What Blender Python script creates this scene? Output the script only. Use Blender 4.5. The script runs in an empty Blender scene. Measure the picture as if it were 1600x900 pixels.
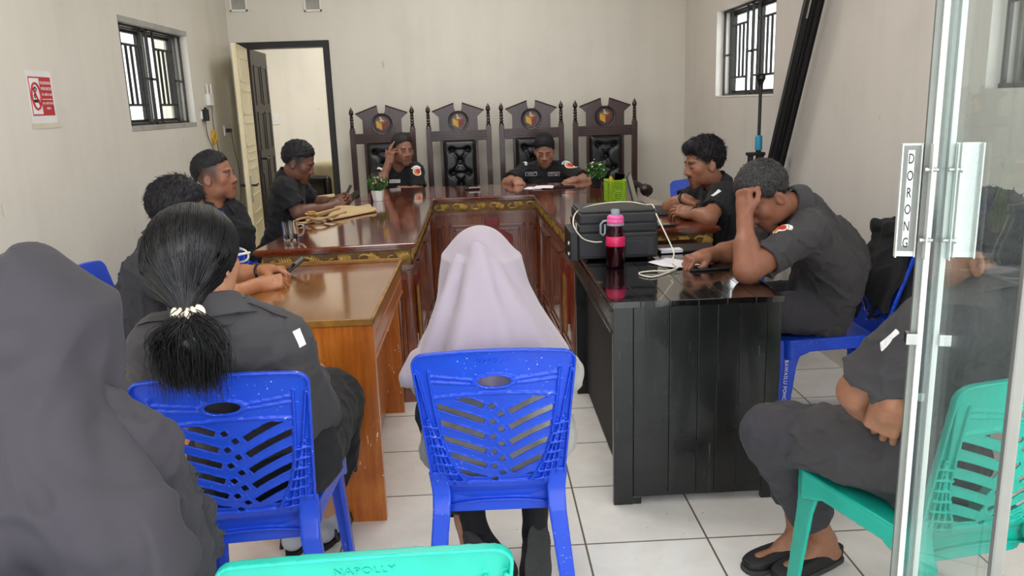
import bpy, bmesh, math, random
import numpy as np
from mathutils import Vector, Matrix
PI = math.pi
rng = random.Random(7)
scene = bpy.context.scene
COL = scene.collection
F32 = np.float32

# ------------------------------------------------------------------ camera
FPX, CAM_H = 1260.0, 1.42
def _cam_rows(pitch, roll, yaw):
    cy, sy = math.cos(yaw), math.sin(yaw)
    f = np.array([sy, cy, 0.]); r = np.array([cy, -sy, 0.]); u = np.array([0, 0, 1.])
    cp, sp = math.cos(pitch), math.sin(pitch)
    f2 = cp*f - sp*u; d2 = -(cp*u + sp*f)
    cr, sr = math.cos(roll), math.sin(roll)
    return np.array([cr*r + sr*d2, -sr*r + cr*d2, f2])
CM = _cam_rows(*[math.radians(a) for a in (12.9, 1.92, 1.95)])
CPOS = np.array([0, 0, CAM_H])
cam_data = bpy.data.cameras.new('camera')
cam = bpy.data.objects.new('camera', cam_data)
COL.objects.link(cam)
mw = Matrix.Identity(4)
for i in range(3):
    mw[i][0] = CM[0][i]; mw[i][1] = -CM[1][i]; mw[i][2] = -CM[2][i]; mw[i][3] = CPOS[i]
cam.matrix_world = mw
cam_data.sensor_width = 36.0
cam_data.lens = FPX / 1600 * 36.0
cam_data.clip_start = 0.02
scene.camera = cam

def ray(px, py):
    return CM.T @ np.array([(px-800)/FPX, (py-450)/FPX, 1.0])
def at(px, py, Y):
    """the point of the room seen at that place of the photograph, Y metres into the room"""
    d = ray(px, py)
    return CPOS + d*(Y/d[1])
def on(px, py, z):
    """the same for a point known to lie at height z"""
    d = ray(px, py)
    return CPOS + d*((z-CAM_H)/d[2])

# ------------------------------------------------------------------ objects
def tag(o, label=None, cat=None, group=None, kind=None):
    if label: o['label'] = label
    if cat: o['category'] = cat
    if group: o['group'] = group
    if kind: o['kind'] = kind
    return o
def thing(name, label, cat, loc=(0, 0, 0), rz=0.0, group=None):
    o = bpy.data.objects.new(name, None); COL.objects.link(o)
    o.location = Vector([float(v) for v in loc]); o.rotation_euler = (0, 0, rz)
    o.empty_display_size = 0.1
    return tag(o, label, cat, group)
def mesh_np(name, verts, faces, smooth=True):
    verts = np.ascontiguousarray(verts, dtype=F32)
    faces = np.ascontiguousarray(faces, dtype=np.int32)
    me = bpy.data.meshes.new(name)
    k = faces.shape[1]
    me.vertices.add(len(verts)); me.vertices.foreach_set('co', verts.ravel())
    me.loops.add(faces.size); me.loops.foreach_set('vertex_index', faces.ravel())
    me.polygons.add(len(faces))
    me.polygons.foreach_set('loop_start', np.arange(0, faces.size, k, dtype=np.int32))
    me.polygons.foreach_set('loop_total', np.full(len(faces), k, dtype=np.int32))
    me.polygons.foreach_set('use_smooth', np.full(len(faces), smooth, dtype=bool))
    me.update(calc_edges=True)
    return me
def link(name, me, mat, parent=None, world=False):
    """link a mesh as one object; world=True when its vertices are in room coordinates"""
    o = bpy.data.objects.new(name, me); COL.objects.link(o)
    if mat is not None and not me.materials:
        for m in (mat if isinstance(mat, (list, tuple)) else [mat]): me.materials.append(m)
    if parent is not None:
        o.parent = parent
        if world:
            inv = root_matrix(parent).inverted()
            o.matrix_local = inv
    return o
def root_matrix(o):
    m = Matrix.LocRotScale(o.location, o.rotation_euler.to_quaternion(), o.scale)
    return (root_matrix(o.parent) @ m) if o.parent else m
class MB:
    """collects primitives into ONE mesh"""
    def __init__(s): s.bm = bmesh.new()
    def _xf(s, vs, M):
        bmesh.ops.transform(s.bm, matrix=M, verts=vs)
    def box(s, lo, hi, bev=0.0, M=None):
        r = bmesh.ops.create_cube(s.bm, size=1.0); vs = r['verts']
        lo = Vector([float(v) for v in lo]); hi = Vector([float(v) for v in hi])
        for v in vs:
            v.co = Vector((lo[i] + (v.co[i]+.5)*(hi[i]-lo[i]) for i in range(3)))
        if bev > 0:
            es = list({e for v in vs for e in v.link_edges})
            r2 = bmesh.ops.bevel(s.bm, geom=es, offset=bev, segments=2, affect='EDGES', profile=.6)
            vs = list({v for f in r2['faces'] for v in f.verts} | {v for v in vs if v.is_valid})
        if M is not None: s._xf(vs, M)
        return s
    def tube(s, pts, r, n=10, caps=True):
        """round tube along points; r a number or one per point"""
        pts = [Vector([float(c) for c in p]) for p in pts]
        rs = r if isinstance(r, (list, tuple)) else [r]*len(pts)
        rings = []
        t0 = (pts[1]-pts[0]).normalized()
        a = t0.orthogonal().normalized()
        for i, p in enumerate(pts):
            if i == 0: t = pts[1]-pts[0]
            elif i == len(pts)-1: t = pts[-1]-pts[-2]
            else: t = (pts[i+1]-pts[i-1])
            t = t.normalized() if t.length > 1e-9 else t0
            a = (a - t*a.dot(t)); a = a.normalized() if a.length > 1e-9 else t.orthogonal().normalized()
            b = t.cross(a)
            rings.append([s.bm.verts.new(p + (a*math.cos(2*PI*k/n) + b*math.sin(2*PI*k/n))*rs[i]) for k in range(n)])
        for i in range(len(rings)-1):
            for k in range(n):
                s.bm.faces.new((rings[i][k], rings[i][(k+1) % n], rings[i+1][(k+1) % n], rings[i+1][k]))
        if caps:
            s.bm.faces.new(rings[0][::-1]); s.bm.faces.new(rings[-1])
        return s
    def lathe(s, prof, c=(0, 0, 0), n=20, M=None, caps=True):
        """prof: list of (radius, z)"""
        rings = []; new = []
        for (r, z) in prof:
            ring = [s.bm.verts.new((c[0]+r*math.cos(2*PI*k/n), c[1]+r*math.sin(2*PI*k/n), c[2]+z)) for k in range(n)]
            rings.append(ring); new += ring
        for i in range(len(rings)-1):
            for k in range(n):
                s.bm.faces.new((rings[i][k], rings[i][(k+1) % n], rings[i+1][(k+1) % n], rings[i+1][k]))
        if caps:
            s.bm.faces.new(rings[0][::-1]); s.bm.faces.new(rings[-1])
        if M is not None: s._xf(new, M)
        return s
    def prism(s, poly, lo, hi, axis='y', M=None):
        """extrude a 2-D outline; axis is the extrusion direction, poly in the two other axes"""
        def mk(p, w):
            return {'y': (p[0], w, p[1]), 'x': (w, p[0], p[1]), 'z': (p[0], p[1], w)}[axis]
        a = [s.bm.verts.new(mk(p, lo)) for p in poly]; b = [s.bm.verts.new(mk(p, hi)) for p in poly]
        n = len(poly)
        fs = [s.bm.faces.new(a), s.bm.faces.new(b[::-1])]
        for i in range(n):
            fs.append(s.bm.faces.new((a[i], b[i], b[(i+1) % n], a[(i+1) % n])))
        bmesh.ops.recalc_face_normals(s.bm, faces=fs)
        if M is not None: s._xf(a+b, M)
        return s
    def quad(s, *ps):
        s.bm.faces.new([s.bm.verts.new([float(c) for c in p]) for p in ps]); return s
    def build(s, name, mat, parent=None, smooth=None, world=False):
        bmesh.ops.recalc_face_normals(s.bm, faces=s.bm.faces[:])
        me = bpy.data.meshes.new(name); s.bm.to_mesh(me); s.bm.free()
        if smooth is not None:
            me.polygons.foreach_set('use_smooth', [True]*len(me.polygons))
            if smooth < 180:
                me.set_sharp_from_angle(angle=math.radians(smooth))
        return link(name, me, mat, parent, world)
def copy_tree(o, parent=None):
    c = o.copy(); COL.objects.link(c)
    if parent is not None: c.parent = parent
    for ch in o.children: copy_tree(ch, c)
    return c

# ------------------------------------------------------------------ signed distance modelling
def V3(*a): return np.array(a, dtype=np.float64)
def nrm(v):
    v = np.asarray(v, float); return v/ (np.linalg.norm(v) + 1e-12)
def frame(fwd, up=(0, 0, 1)):
    """rows: right, forward, up"""
    f = nrm(fwd); r = nrm(np.cross(f, up)); u = np.cross(r, f)
    return np.array([r, f, u])
def seg(P, a, b, r1, r2=None):
    a = np.asarray(a, F32); b = np.asarray(b, F32)
    if r2 is None: r2 = r1
    ab = b-a; q = P-a
    t = np.clip((q @ ab)/(float(ab @ ab)+1e-12), 0, 1)
    q = q - t[:, None]*ab
    return np.sqrt(np.einsum('ij,ij->i', q, q)) - (r1 + (r2-r1)*t)
def ell(P, c, r, Rm=None):
    q = P - np.asarray(c, F32)
    if Rm is not None: q = q @ np.asarray(Rm, F32).T
    r = np.asarray(r, F32)
    k0 = np.sqrt(((q/r)**2).sum(1)); k1 = np.sqrt(((q/(r*r))**2).sum(1))
    return k0*(k0-1)/np.maximum(k1, 1e-6)
def rbox(P, c, h, rd=0.0, Rm=None):
    q = P - np.asarray(c, F32)
    if Rm is not None: q = q @ np.asarray(Rm, F32).T
    q = np.abs(q) - (np.asarray(h, F32) - rd)
    return np.sqrt((np.maximum(q, 0)**2).sum(1)) + np.minimum(q.max(1), 0) - rd
def smin(a, b, k):
    h = np.clip(0.5 + 0.5*(b-a)/k, 0, 1)
    return b*(1-h) + a*h - k*h*(1-h)
def smax(a, b, k): return -smin(-a, -b, k)
def plane(P, p, n): return (P - np.asarray(p, F32)) @ np.asarray(nrm(n), F32)
def wav(P, s, seed=0):
    """cheap smooth warped noise, about -1..1, features about s metres"""
    r = np.random.RandomState(int(seed*10)); k = 2*PI/s
    d = r.normal(size=(6, 3)); d /= np.linalg.norm(d, axis=1)[:, None]; ph = r.uniform(0, 6.28, 6)
    q = P*k
    w = np.sin(q @ d[0].astype(F32)*.45 + ph[0]) ; w2 = np.sin(q @ d[1].astype(F32)*.5 + ph[1])
    return (np.sin(q @ d[2].astype(F32)*.6 + ph[2] + 1.6*w) + np.sin(q @ d[3].astype(F32)*.75 + ph[3] + 1.4*w2)
            + .6*np.sin(q @ d[4].astype(F32)*1.2 + ph[4] + 1.2*w + w2))/2.6
def crease(P, s, seed=0):
    return np.abs(wav(P, s, seed))
def surface(f, lo, hi, h, B=10, margin=0.02):
    """naive surface nets on the zero set of f inside the box lo..hi, cell size h"""
    lo = np.asarray(lo, float); hi = np.asarray(hi, float)
    nb = np.maximum(np.ceil((hi-lo)/(h*B)).astype(int), 1); n = nb*B
    ii = np.stack(np.meshgrid(*[np.arange(k) for k in nb], indexing='ij'), -1).reshape(-1, 3)
    cen = (lo + (ii + .5)*B*h).astype(F32)
    dc = f(cen); act = np.abs(dc) < B*h*.87*1.2 + margin
    vals = np.repeat(np.repeat(np.repeat(np.where(dc < 0, -1., 1.).astype(F32).reshape(nb), B, 0), B, 1), B, 2)
    loc = np.stack(np.meshgrid(*[np.arange(B)]*3, indexing='ij'), -1).reshape(-1, 3)
    ia = ii[act]; step = max(1, 400000//(B**3))
    for s in range(0, len(ia), step):
        blk = ia[s:s+step]
        idx = (blk[:, None, :]*B + loc[None]).reshape(-1, 3)
        vals[idx[:, 0], idx[:, 1], idx[:, 2]] = f((lo + idx*h).astype(F32))
    neg = vals < 0
    c = [neg[i:n[0]-1+i, j:n[1]-1+j, k:n[2]-1+k] for i in (0, 1) for j in (0, 1) for k in (0, 1)]
    anyn = c[0].copy(); alln = c[0].copy()
    for q in c[1:]: anyn |= q; alln &= q
    cells = np.argwhere(anyn & ~alln)
    if len(cells) == 0: return np.zeros((0, 3)), np.zeros((0, 4), int)
    acc = np.zeros((len(cells), 3)); cnt = np.zeros(len(cells))
    corners = [(i, j, k) for i in (0, 1) for j in (0, 1) for k in (0, 1)]
    cv = {q: vals[cells[:, 0]+q[0], cells[:, 1]+q[1], cells[:, 2]+q[2]] for q in corners}
    for q in corners:
        for ax in range(3):
            if q[ax] == 0:
                p = list(q); p[ax] = 1; p = tuple(p)
                a, b = cv[q], cv[p]; m = (a < 0) != (b < 0)
                t = np.where(m, a/np.where(m, a-b, 1), 0)
                pos = np.zeros((len(cells), 3)); pos[:] = q; pos[:, ax] += t
                acc[m] += pos[m]; cnt[m] += 1
    verts = lo + (cells + acc/cnt[:, None])*h
    imap = np.full(tuple(n-1), -1, np.int32); imap[cells[:, 0], cells[:, 1], cells[:, 2]] = np.arange(len(cells))
    faces = []
    for ax in range(3):
        b1, b2 = [(1, 2), (2, 0), (0, 1)][ax]
        sl0 = [slice(1, n[d]-1) for d in range(3)]; sl0[ax] = slice(0, n[ax]-1)
        sl1 = list(sl0); sl1[ax] = slice(1, n[ax])
        a = neg[tuple(sl0)]; b = neg[tuple(sl1)]
        e = np.argwhere(a != b); sgn = a[a != b]
        off = np.array([1, 1, 1]); off[ax] = 0; e = e + off
        def g(d1, d2):
            q = e.copy(); q[:, b1] -= d1; q[:, b2] -= d2
            return imap[q[:, 0], q[:, 1], q[:, 2]]
        qd = np.stack([g(1, 1), g(0, 1), g(0, 0), g(1, 0)], 1)
        qd[~sgn] = qd[~sgn][:, ::-1]
        faces.append(qd)
    faces = np.concatenate(faces); faces = faces[(faces >= 0).all(1)]
    return verts, faces
def relax(verts, faces, it=1, lam=.5):
    for _ in range(it):
        acc = np.zeros_like(verts); cnt = np.zeros(len(verts))
        for a, b in ((0, 1), (1, 2), (2, 3), (3, 0)):
            for p, q in ((a, b), (b, a)):
                np.add.at(acc, faces[:, p], verts[faces[:, q]]); np.add.at(cnt, faces[:, p], 1)
        m = cnt > 0
        verts = verts.copy(); verts[m] += lam*(acc[m]/cnt[m][:, None] - verts[m])
    return verts
def sdf_obj(name, f, lo, hi, h, mat, parent=None, world=False, smooth_it=1, col=None, margin=.02):
    v, q = surface(f, lo, hi, h, margin=margin)
    if smooth_it: v = relax(v, q, smooth_it)
    me = mesh_np(name, v, q)
    if col is not None: paint(me, col(v.astype(F32)))
    return link(name, me, mat, parent, world)
def paint(me, rgb):
    a = me.color_attributes.new('Col', 'FLOAT_COLOR', 'POINT')
    c = np.ones((len(me.vertices), 4), F32); c[:, :3] = rgb
    a.data.foreach_set('color', c.ravel())
def conform(o_pts, f, n, back=.03, steps=14, off=.0012):
    """slide points along -n until they meet the surface of f"""
    n = nrm(n); p = np.asarray(o_pts, float) + n*back
    for _ in range(steps):
        d = f(p.astype(F32)); p = p - n*np.clip(d-off, -.03, .03)[:, None]*.85
    return p
# ------------------------------------------------------------------ materials (all procedural)
def srgb(h):
    c = [int(h[i:i+2], 16)/255 for i in (0, 2, 4)]
    return tuple(((x+.055)/1.055)**2.4 if x > .04045 else x/12.92 for x in c)
class NT:
    def __init__(s, name):
        s.m = bpy.data.materials.new(name); s.m.use_nodes = True
        s.t = s.m.node_tree; s.b = s.t.nodes['Principled BSDF']; s.out = s.t.nodes['Material Output']
    def n(s, kind, **kw):
        nd = s.t.nodes.new(kind)
        for k, v in kw.items():
            if k in nd.inputs.keys() if isinstance(k, str) else False: nd.inputs[k].default_value = v
            else: setattr(nd, k, v)
        return nd
    def l(s, a, b): s.t.links.new(a, b)
    def coord(s, which='Object', scale=(1, 1, 1), rot=(0, 0, 0)):
        tc = s.n('ShaderNodeTexCoord'); mp = s.n('ShaderNodeMapping')
        mp.inputs['Scale'].default_value = scale; mp.inputs['Rotation'].default_value = rot
        s.l(tc.outputs[which], mp.inputs[0]); return mp.outputs[0]
    def noise(s, vec, scale, detail=4, rough=.55, dist=0.0):
        nd = s.n('ShaderNodeTexNoise'); nd.inputs['Scale'].default_value = scale; nd.inputs['Detail'].default_value = detail
        nd.inputs['Roughness'].default_value = rough; nd.inputs['Distortion'].default_value = dist
        if vec is not None: s.l(vec, nd.inputs['Vector'])
        return nd.outputs['Fac']
    def ramp(s, fac, stops):
        nd = s.n('ShaderNodeValToRGB'); r = nd.color_ramp
        while len(r.elements) < len(stops): r.elements.new(.5)
        for e, (p, c) in zip(r.elements, stops):
            e.position = p; e.color = (*c, 1) if len(c) == 3 else c
        s.l(fac, nd.inputs[0]); return nd.outputs[0]
    def mix(s, fac, a, b, mode='MIX'):
        nd = s.n('ShaderNodeMix'); nd.data_type = 'RGBA'; nd.blend_type = mode
        for sock, v in ((nd.inputs[0], fac), (nd.inputs[6], a), (nd.inputs[7], b)):
            if hasattr(v, 'is_linked'): s.l(v, sock)
            elif isinstance(v, (int, float)): sock.default_value = v
            else: sock.default_value = (*v, 1)
        return nd.outputs[2]
    def bump(s, h, strength=.2, dist=.01):
        nd = s.n('ShaderNodeBump'); nd.inputs['Strength'].default_value = strength; nd.inputs['Distance'].default_value = dist
        s.l(h, nd.inputs['Height']); s.l(nd.outputs[0], s.b.inputs['Normal']); return s
    def math(s, op, a, b=None):
        nd = s.n('ShaderNodeMath'); nd.operation = op
        for i, v in enumerate((a, b)):
            if v is None: continue
            if hasattr(v, 'is_linked'): s.l(v, nd.inputs[i])
            else: nd.inputs[i].default_value = v
        return nd.outputs[0]
    def set(s, **kw):
        for k, v in kw.items():
            k = {'rough': 'Roughness', 'metal': 'Metallic', 'col': 'Base Color', 'spec': 'Specular IOR Level', 'coat': 'Coat Weight', 'coatr': 'Coat Roughness',
                 'trans': 'Transmission Weight', 'ior': 'IOR', 'sheen': 'Sheen Weight', 'alpha': 'Alpha', 'sss': 'Subsurface Weight'}[k]
            if hasattr(v, 'is_linked'): s.l(v, s.b.inputs[k])
            elif isinstance(v, tuple): s.b.inputs[k].default_value = (*v, 1)
            else: s.b.inputs[k].default_value = v
        return s
M = {}
def plain(name, hexc, rough=.5, metal=0., var=.06, vscale=6., bump=0., bscale=60., **kw):
    t = NT(name); c = srgb(hexc); co = t.coord()
    f = t.noise(co, vscale)
    a = tuple(max(0, x*(1-var*1.6)) for x in c); b = tuple(min(1, x*(1+var*1.6)) for x in c)
    t.set(col=t.ramp(f, [(.3, a), (.7, b)]), rough=rough, metal=metal, **kw)
    if bump: t.bump(t.noise(co, bscale, 3), bump, .004)
    M[name] = t.m; return t.m
def wood(name, dark, mid, light, rough=.25, scale=(1, 1, 1), rot=(0, 0, 0), coat=.3, bump=.05, planks=None, specks=False):
    t = NT(name); co = t.coord('Object', scale, rot)
    g = t.noise(co, 3.0, 6, .6, 1.2)
    st = t.n('ShaderNodeMapping'); st.inputs['Scale'].default_value = (22, 22, 1.6); t.l(co, st.inputs[0])
    fi = t.noise(st.outputs[0], 3.0, 5, .65)
    f = t.math('ADD', t.math('MULTIPLY', g, .45), t.math('MULTIPLY', fi, .55))
    c = t.ramp(f, [(.3, srgb(dark)), (.5, srgb(mid)), (.68, srgb(light))])
    if specks:
        c2 = t.coord('Object', (1, 1, .35)); sp = t.noise(c2, 90, 2, .5); big = t.noise(t.coord(), 3.0, 2)
        k = t.math('MULTIPLY', t.math('GREATER_THAN', sp, .70), t.math('GREATER_THAN', big, .52))
        c = t.mix(k, c, srgb('e6d8c4'))
    t.set(col=c, rough=rough, coat=coat, coatr=.08)
    if bump: t.bump(fi, bump, .003)
    M[name] = t.m; return t.m
def fabric(name, hexc, var=.10, weave=900., rough=.88, sheen=.03, bump=.12):
    t = NT(name); c = srgb(hexc); co = t.coord()
    f = t.noise(co, 5., 3); w = t.noise(co, weave, 2)
    fac = t.math('ADD', t.math('MULTIPLY', f, .7), t.math('MULTIPLY', w, .3))
    t.set(col=t.ramp(fac, [(.3, tuple(x*(1-var) for x in c)), (.7, tuple(min(1, x*(1+var)) for x in c))]), rough=rough, sheen=sheen)
    t.b.inputs['Sheen Roughness'].default_value = .5
    t.bump(w, bump, .001); M[name] = t.m; return t.m

# walls: aged cream paint with faint vertical streaks and scuffs
def wallmat(name, hexc):
    t = NT(name); co = t.coord(); c = srgb(hexc)
    st = t.coord('Object', (5, 5, .5)); s1 = t.noise(st, 1.6, 4); s2 = t.noise(co, 2.2, 5, .6); fine = t.noise(co, 240, 2)
    f = t.math('ADD', t.math('MULTIPLY', s1, .4), t.math('MULTIPLY', s2, .6))
    base = t.ramp(f, [(.25, tuple(x*.90 for x in c)), (.5, c), (.75, tuple(min(1, x*1.05) for x in c))])
    sc = t.noise(t.coord('Object', (9, 9, 2.2), (.3, .25, 0)), 2.6, 3, .5); msk = t.math('MULTIPLY', t.math('GREATER_THAN', sc, .735), .35)
    t.set(col=t.mix(msk, base, srgb('8d877a')), rough=.72, spec=.25); t.bump(t.math('ADD', t.math('MULTIPLY', fine, .4), s2), .08, .004)
    M[name] = t.m
wallmat('wall_paint', 'dbd6ca'); wallmat('wall_paint_side', 'd6d0c7'); wallmat('far_room_paint', 'e6e1d5')
plain('ceiling_paint', 'e9e6df', .8, var=.02)
plain('reveal_paint', 'e6e3da', .7, var=.04, bump=.1, bscale=40)
plain('cement', 'a6a49c', .85, var=.12, bump=.3, bscale=50)
# floor: white 40 cm ceramic tiles with thin brown joints
t = NT('floor_tile'); co = t.coord('Object')
br = t.n('ShaderNodeTexBrick'); t.l(co, br.inputs['Vector']); br.offset = 0.0; br.squash = 1.0
for k, v in (('Scale', 1.0), ('Mortar Size', .0035), ('Mortar Smooth', .1), ('Brick Width', .403), ('Row Height', .401), ('Bias', 0.0)): br.inputs[k].default_value = v
br.inputs['Color1'].default_value = (*srgb('f0eeea'), 1); br.inputs['Color2'].default_value = (*srgb('ebe9e4'), 1); br.inputs['Mortar'].default_value = (*srgb('75665a'), 1)
dirt = t.ramp(t.noise(co, 5, 5, .6), [(.35, (.88, .87, .85)), (.65, (1, 1, 1))])
spk = t.math('MULTIPLY', t.math('GREATER_THAN', t.noise(co, 38, 2, .5), .74), .5)
t.set(col=t.mix(spk, t.mix(1.0, br.outputs['Color'], dirt, 'MULTIPLY'), srgb('8a8074')), rough=.22, spec=.4)
t.bump(t.math('SUBTRACT', 1.0, br.outputs['Fac']), .25, .002); M['floor_tile'] = t.m
plain('pavement', 'b9b4ab', .8, var=.1)

wood('table_wood', '431c0d', '6e3418', '935228', .16, coat=.5)
wood('table_top', '451b0e', '652c16', '7e4021', .10, scale=(1, 1, 1), rot=(PI/2, 0, 0), coat=.8, bump=.02)
wood('desk_wood', '8a4413', 'b0611f', 'c57a31', .3, coat=.3, specks=True)
wood('desk_top', '5f3716', '83511f', 'a06a30', .12, rot=(PI/2, 0, 0), coat=.6, bump=.02)
wood('throne_wood', '21100d', '361b15', '4a2a20', .3, coat=.2)
wood('throne_dark', '170d0b', '261512', '35201a', .3, coat=.25)
wood('cream_door', 'd9cba0', 'e5d9b1', 'eee4c4', .45, coat=.1, bump=.02)
wood('dark_door', '1a1412', '2b211d', '3c2f29', .5, coat=.0)
plain('black_trim', '16130f', .45, var=.2)
plain('carve_gold', 'a8863e', .42, metal=.2, var=.25, vscale=30, bump=.3, bscale=120)
plain('carve_base', '6b4a1f', .5, var=.3, vscale=25, bump=.5, bscale=60); plain('carve_dark', '3f2412', .5, var=.3, vscale=25, bump=.5, bscale=60)
plain('paint_red', '7a1c1c', .4, var=.15); plain('paint_yellow', 'c79b22', .4, var=.1); plain('bamboo_gold', '8a6022', .4, var=.2, vscale=20)
# black lacquered boards
t = NT('black_lacquer'); co = t.coord('Object', (9, 9, 1.0)); n1 = t.noise(co, 3.2, 6, .65, .6); n2 = t.noise(t.coord(), 3., 4)
scr = t.math('MULTIPLY', t.math('GREATER_THAN', t.noise(t.coord('Object', (60, 60, 2.0)), 3.0, 3), .71), t.math('GREATER_THAN', n2, .5))
c = t.ramp(n1, [(.35, srgb('060707')), (.6, srgb('101213')), (.8, srgb('212427'))])
t.set(col=t.mix(t.math('MULTIPLY', scr, .5), c, srgb('6b6f72')), rough=t.ramp(n2, [(.35, (.22,)*3), (.7, (.42,)*3)]), coat=.15); t.bump(n1, .12, .004); M['black_lacquer'] = t.m
t = NT('black_top'); co = t.coord('Object', (16, 1, 1)); n1 = t.noise(co, 2.6, 6, .7); 
t.set(col=t.ramp(n1, [(.4, srgb('060606')), (.75, srgb('17130f'))]), rough=t.ramp(n1, [(.4, (.06,)*3), (.75, (.2,)*3)]), coat=.6); t.bump(n1, .05, .003); M['black_top'] = t.m

def plastic(name, hexc, white):
    t = NT(name); c = srgb(hexc); co = t.coord()
    n1 = t.noise(co, 9, 4); sp = t.math('MULTIPLY', t.math('GREATER_THAN', t.noise(co, 150, 2, .5), .70), t.math('GREATER_THAN', t.noise(co, 4, 3), .52))
    base = t.ramp(n1, [(.3, tuple(x*.88 for x in c)), (.7, tuple(min(1, x*1.08) for x in c))])
    t.set(col=t.mix(t.math('MULTIPLY', sp, white), base, srgb('c9d2f0')), rough=.34, spec=.45); t.bump(t.noise(co, 60, 3), .03, .003); M[name] = t.m
plastic('blue_plastic', '1846c6', .6); plastic('blue_plastic_far', '1438b4', .1); plastic('teal_plastic', '18ad98', .0)
fabric('shirt_black', '17171a'); fabric('shirt_charcoal', '3b393b'); fabric('shirt_slate', '2a2b30'); fabric('trouser_charcoal', '37353a')
fabric('hijab_dark', '37343a', var=.06); fabric('hijab_lilac', 'a0949f', var=.05, rough=.9, sheen=.3); fabric('tunic_grey', 'a5a19d', var=.08)
fabric('trouser_black', '111114'); fabric('jacket_black', '121214'); fabric('sock_black', '0e0e10'); fabric('sock_grey', 'a0a1a9')
fabric('bag_canvas', 'c3a97c', var=.15, weave=300, bump=.4); fabric('bag_strap', 'b59468', weave=300); fabric('scrunchie_cream', 'e4d8c6', weave=400)
plain('shoe_black', '121214', .6, var=.2, bump=.2); plain('sole_rubber', '3a3938', .85, var=.15); plain('sandal_black', '0f0f10', .5)
plain('leather_black', '0b0d0f', .34, var=.25, vscale=14, bump=.15, bscale=180, coat=.1)
plain('leather_cream', 'd6c8a4', .4, var=.08)
plain('brass_nail', '8a7440', .35, metal=.8); plain('steel', 'b6b6b4', .25, metal=1.0, var=.04); plain('alu_white', 'dfe2dd', .35, metal=.25, var=.03); plain('alu_grey', '83857f', .4, metal=.4, var=.08)
plain('plastic_black', '131416', .42, var=.1, bump=.05, bscale=300); plain('plastic_dark', '202226', .5, var=.1); plain('plastic_white', 'e6e6e2', .4, var=.03)
plain('screen_black', '050506', .06, coat=.5); wood('black_matte', '070707', '0c0c0d', '141415', .7, coat=0.0); plain('cable_white', 'e2dccb', .45, var=.04); plain('cable_black', '101010', .5); plain('cable_yellow', 'd8a51d', .45, var=.1)
plain('paper_white', 'eceaf0', .8, var=.02); plain('sign_red', 'b8282f', .45, var=.05); plain('sign_white', 'efeaea', .5, var=.02); plain('ink_black', '151515', .6); plain('tape_clear', 'd5cdb9', .3, var=.04)
plain('collar_blue', '1f8db0', .4); plain('pot_white', 'eeeeea', .35, var=.02); plain('leaf_green', '3c6b2c', .6, var=.35, vscale=40); plain('flower_pink', 'c9a0a0', .7, var=.15); plain('flower_white', 'e4dcc6', .7, var=.1)
plain('flower_tan', 'c79a56', .75, var=.15); plain('lime_plastic', '9fd22c', .35, var=.05); plain('yellow_plastic', 'f0b41c', .4)
plain('bottle_grey', '8d98a0', .4, var=.04); plain('bottle_pink', 'e75fa0', .35, var=.05); plain('bottle_band', 'd81b5c', .35, var=.05)
plain('frame_black', '14130f', .4, var=.2); plain('frame_grey', '6b6a62', .45, var=.1); plain('patch_white', 'e8e6e6', .7, var=.03); plain('patch_red', 'b52532', .6, var=.1); plain('patch_orange', 'd9892e', .6, var=.1)
plain('watch_black', '0c0c0e', .3); plain('glasses_frame', 'cfc9ba', .3); plain('coffee', '1a0d07', .1); plain('magenta_drink', '9c1450', .2)
plain('lamp_glow', 'fff4e0', .5)
def glass(name, tint, rough=0.0, ior=1.45, thin=False, alpha=None, fres=1.5):
    t = NT(name)
    if thin:
        tr = t.n('ShaderNodeBsdfTransparent'); tr.inputs[0].default_value = (*tint, 1)
        gl = t.n('ShaderNodeBsdfGlossy'); gl.inputs['Roughness'].default_value = 0
        df = t.n('ShaderNodeBsdfDiffuse'); df.inputs[0].default_value = (.62, .70, .68, 1)
        fr = t.n('ShaderNodeFresnel'); ge = t.n('ShaderNodeNewGeometry')
        t.l(t.math('SUBTRACT', fres, t.math('MULTIPLY', ge.outputs['Backfacing'], fres-1/fres)), fr.inputs[0])
        m1 = t.n('ShaderNodeMixShader'); m2 = t.n('ShaderNodeMixShader')
        du = t.ramp(t.noise(t.coord('Object', (1, 1, .4)), 7, 5, .65), [(.35, (alpha*.6,)*3), (.7, (alpha*1.5,)*3)])
        t.l(du, m1.inputs[0]); t.l(tr.outputs[0], m1.inputs[1]); t.l(df.outputs[0], m1.inputs[2])
        t.l(fr.outputs[0], m2.inputs[0]); t.l(m1.outputs[0], m2.inputs[1]); t.l(gl.outputs[0], m2.inputs[2])
        t.l(m2.outputs[0], t.out.inputs['Surface'])
    else:
        t.set(col=tint, trans=1.0, rough=rough, ior=ior)
    M[name] = t.m
glass('door_glass', (.90, .945, .94), thin=True, alpha=.045, fres=1.13)
glass('window_glass', (.97, .985, .98), thin=True, alpha=.03)
glass('mug_glass', (.95, .93, .92)); glass('bottle_magenta', (.80, .10, .36), .05, 1.3)
glass('glass_edge', (.78, .90, .90), .2)
plastic('lime_mesh', '9fd22c', 0)
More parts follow.
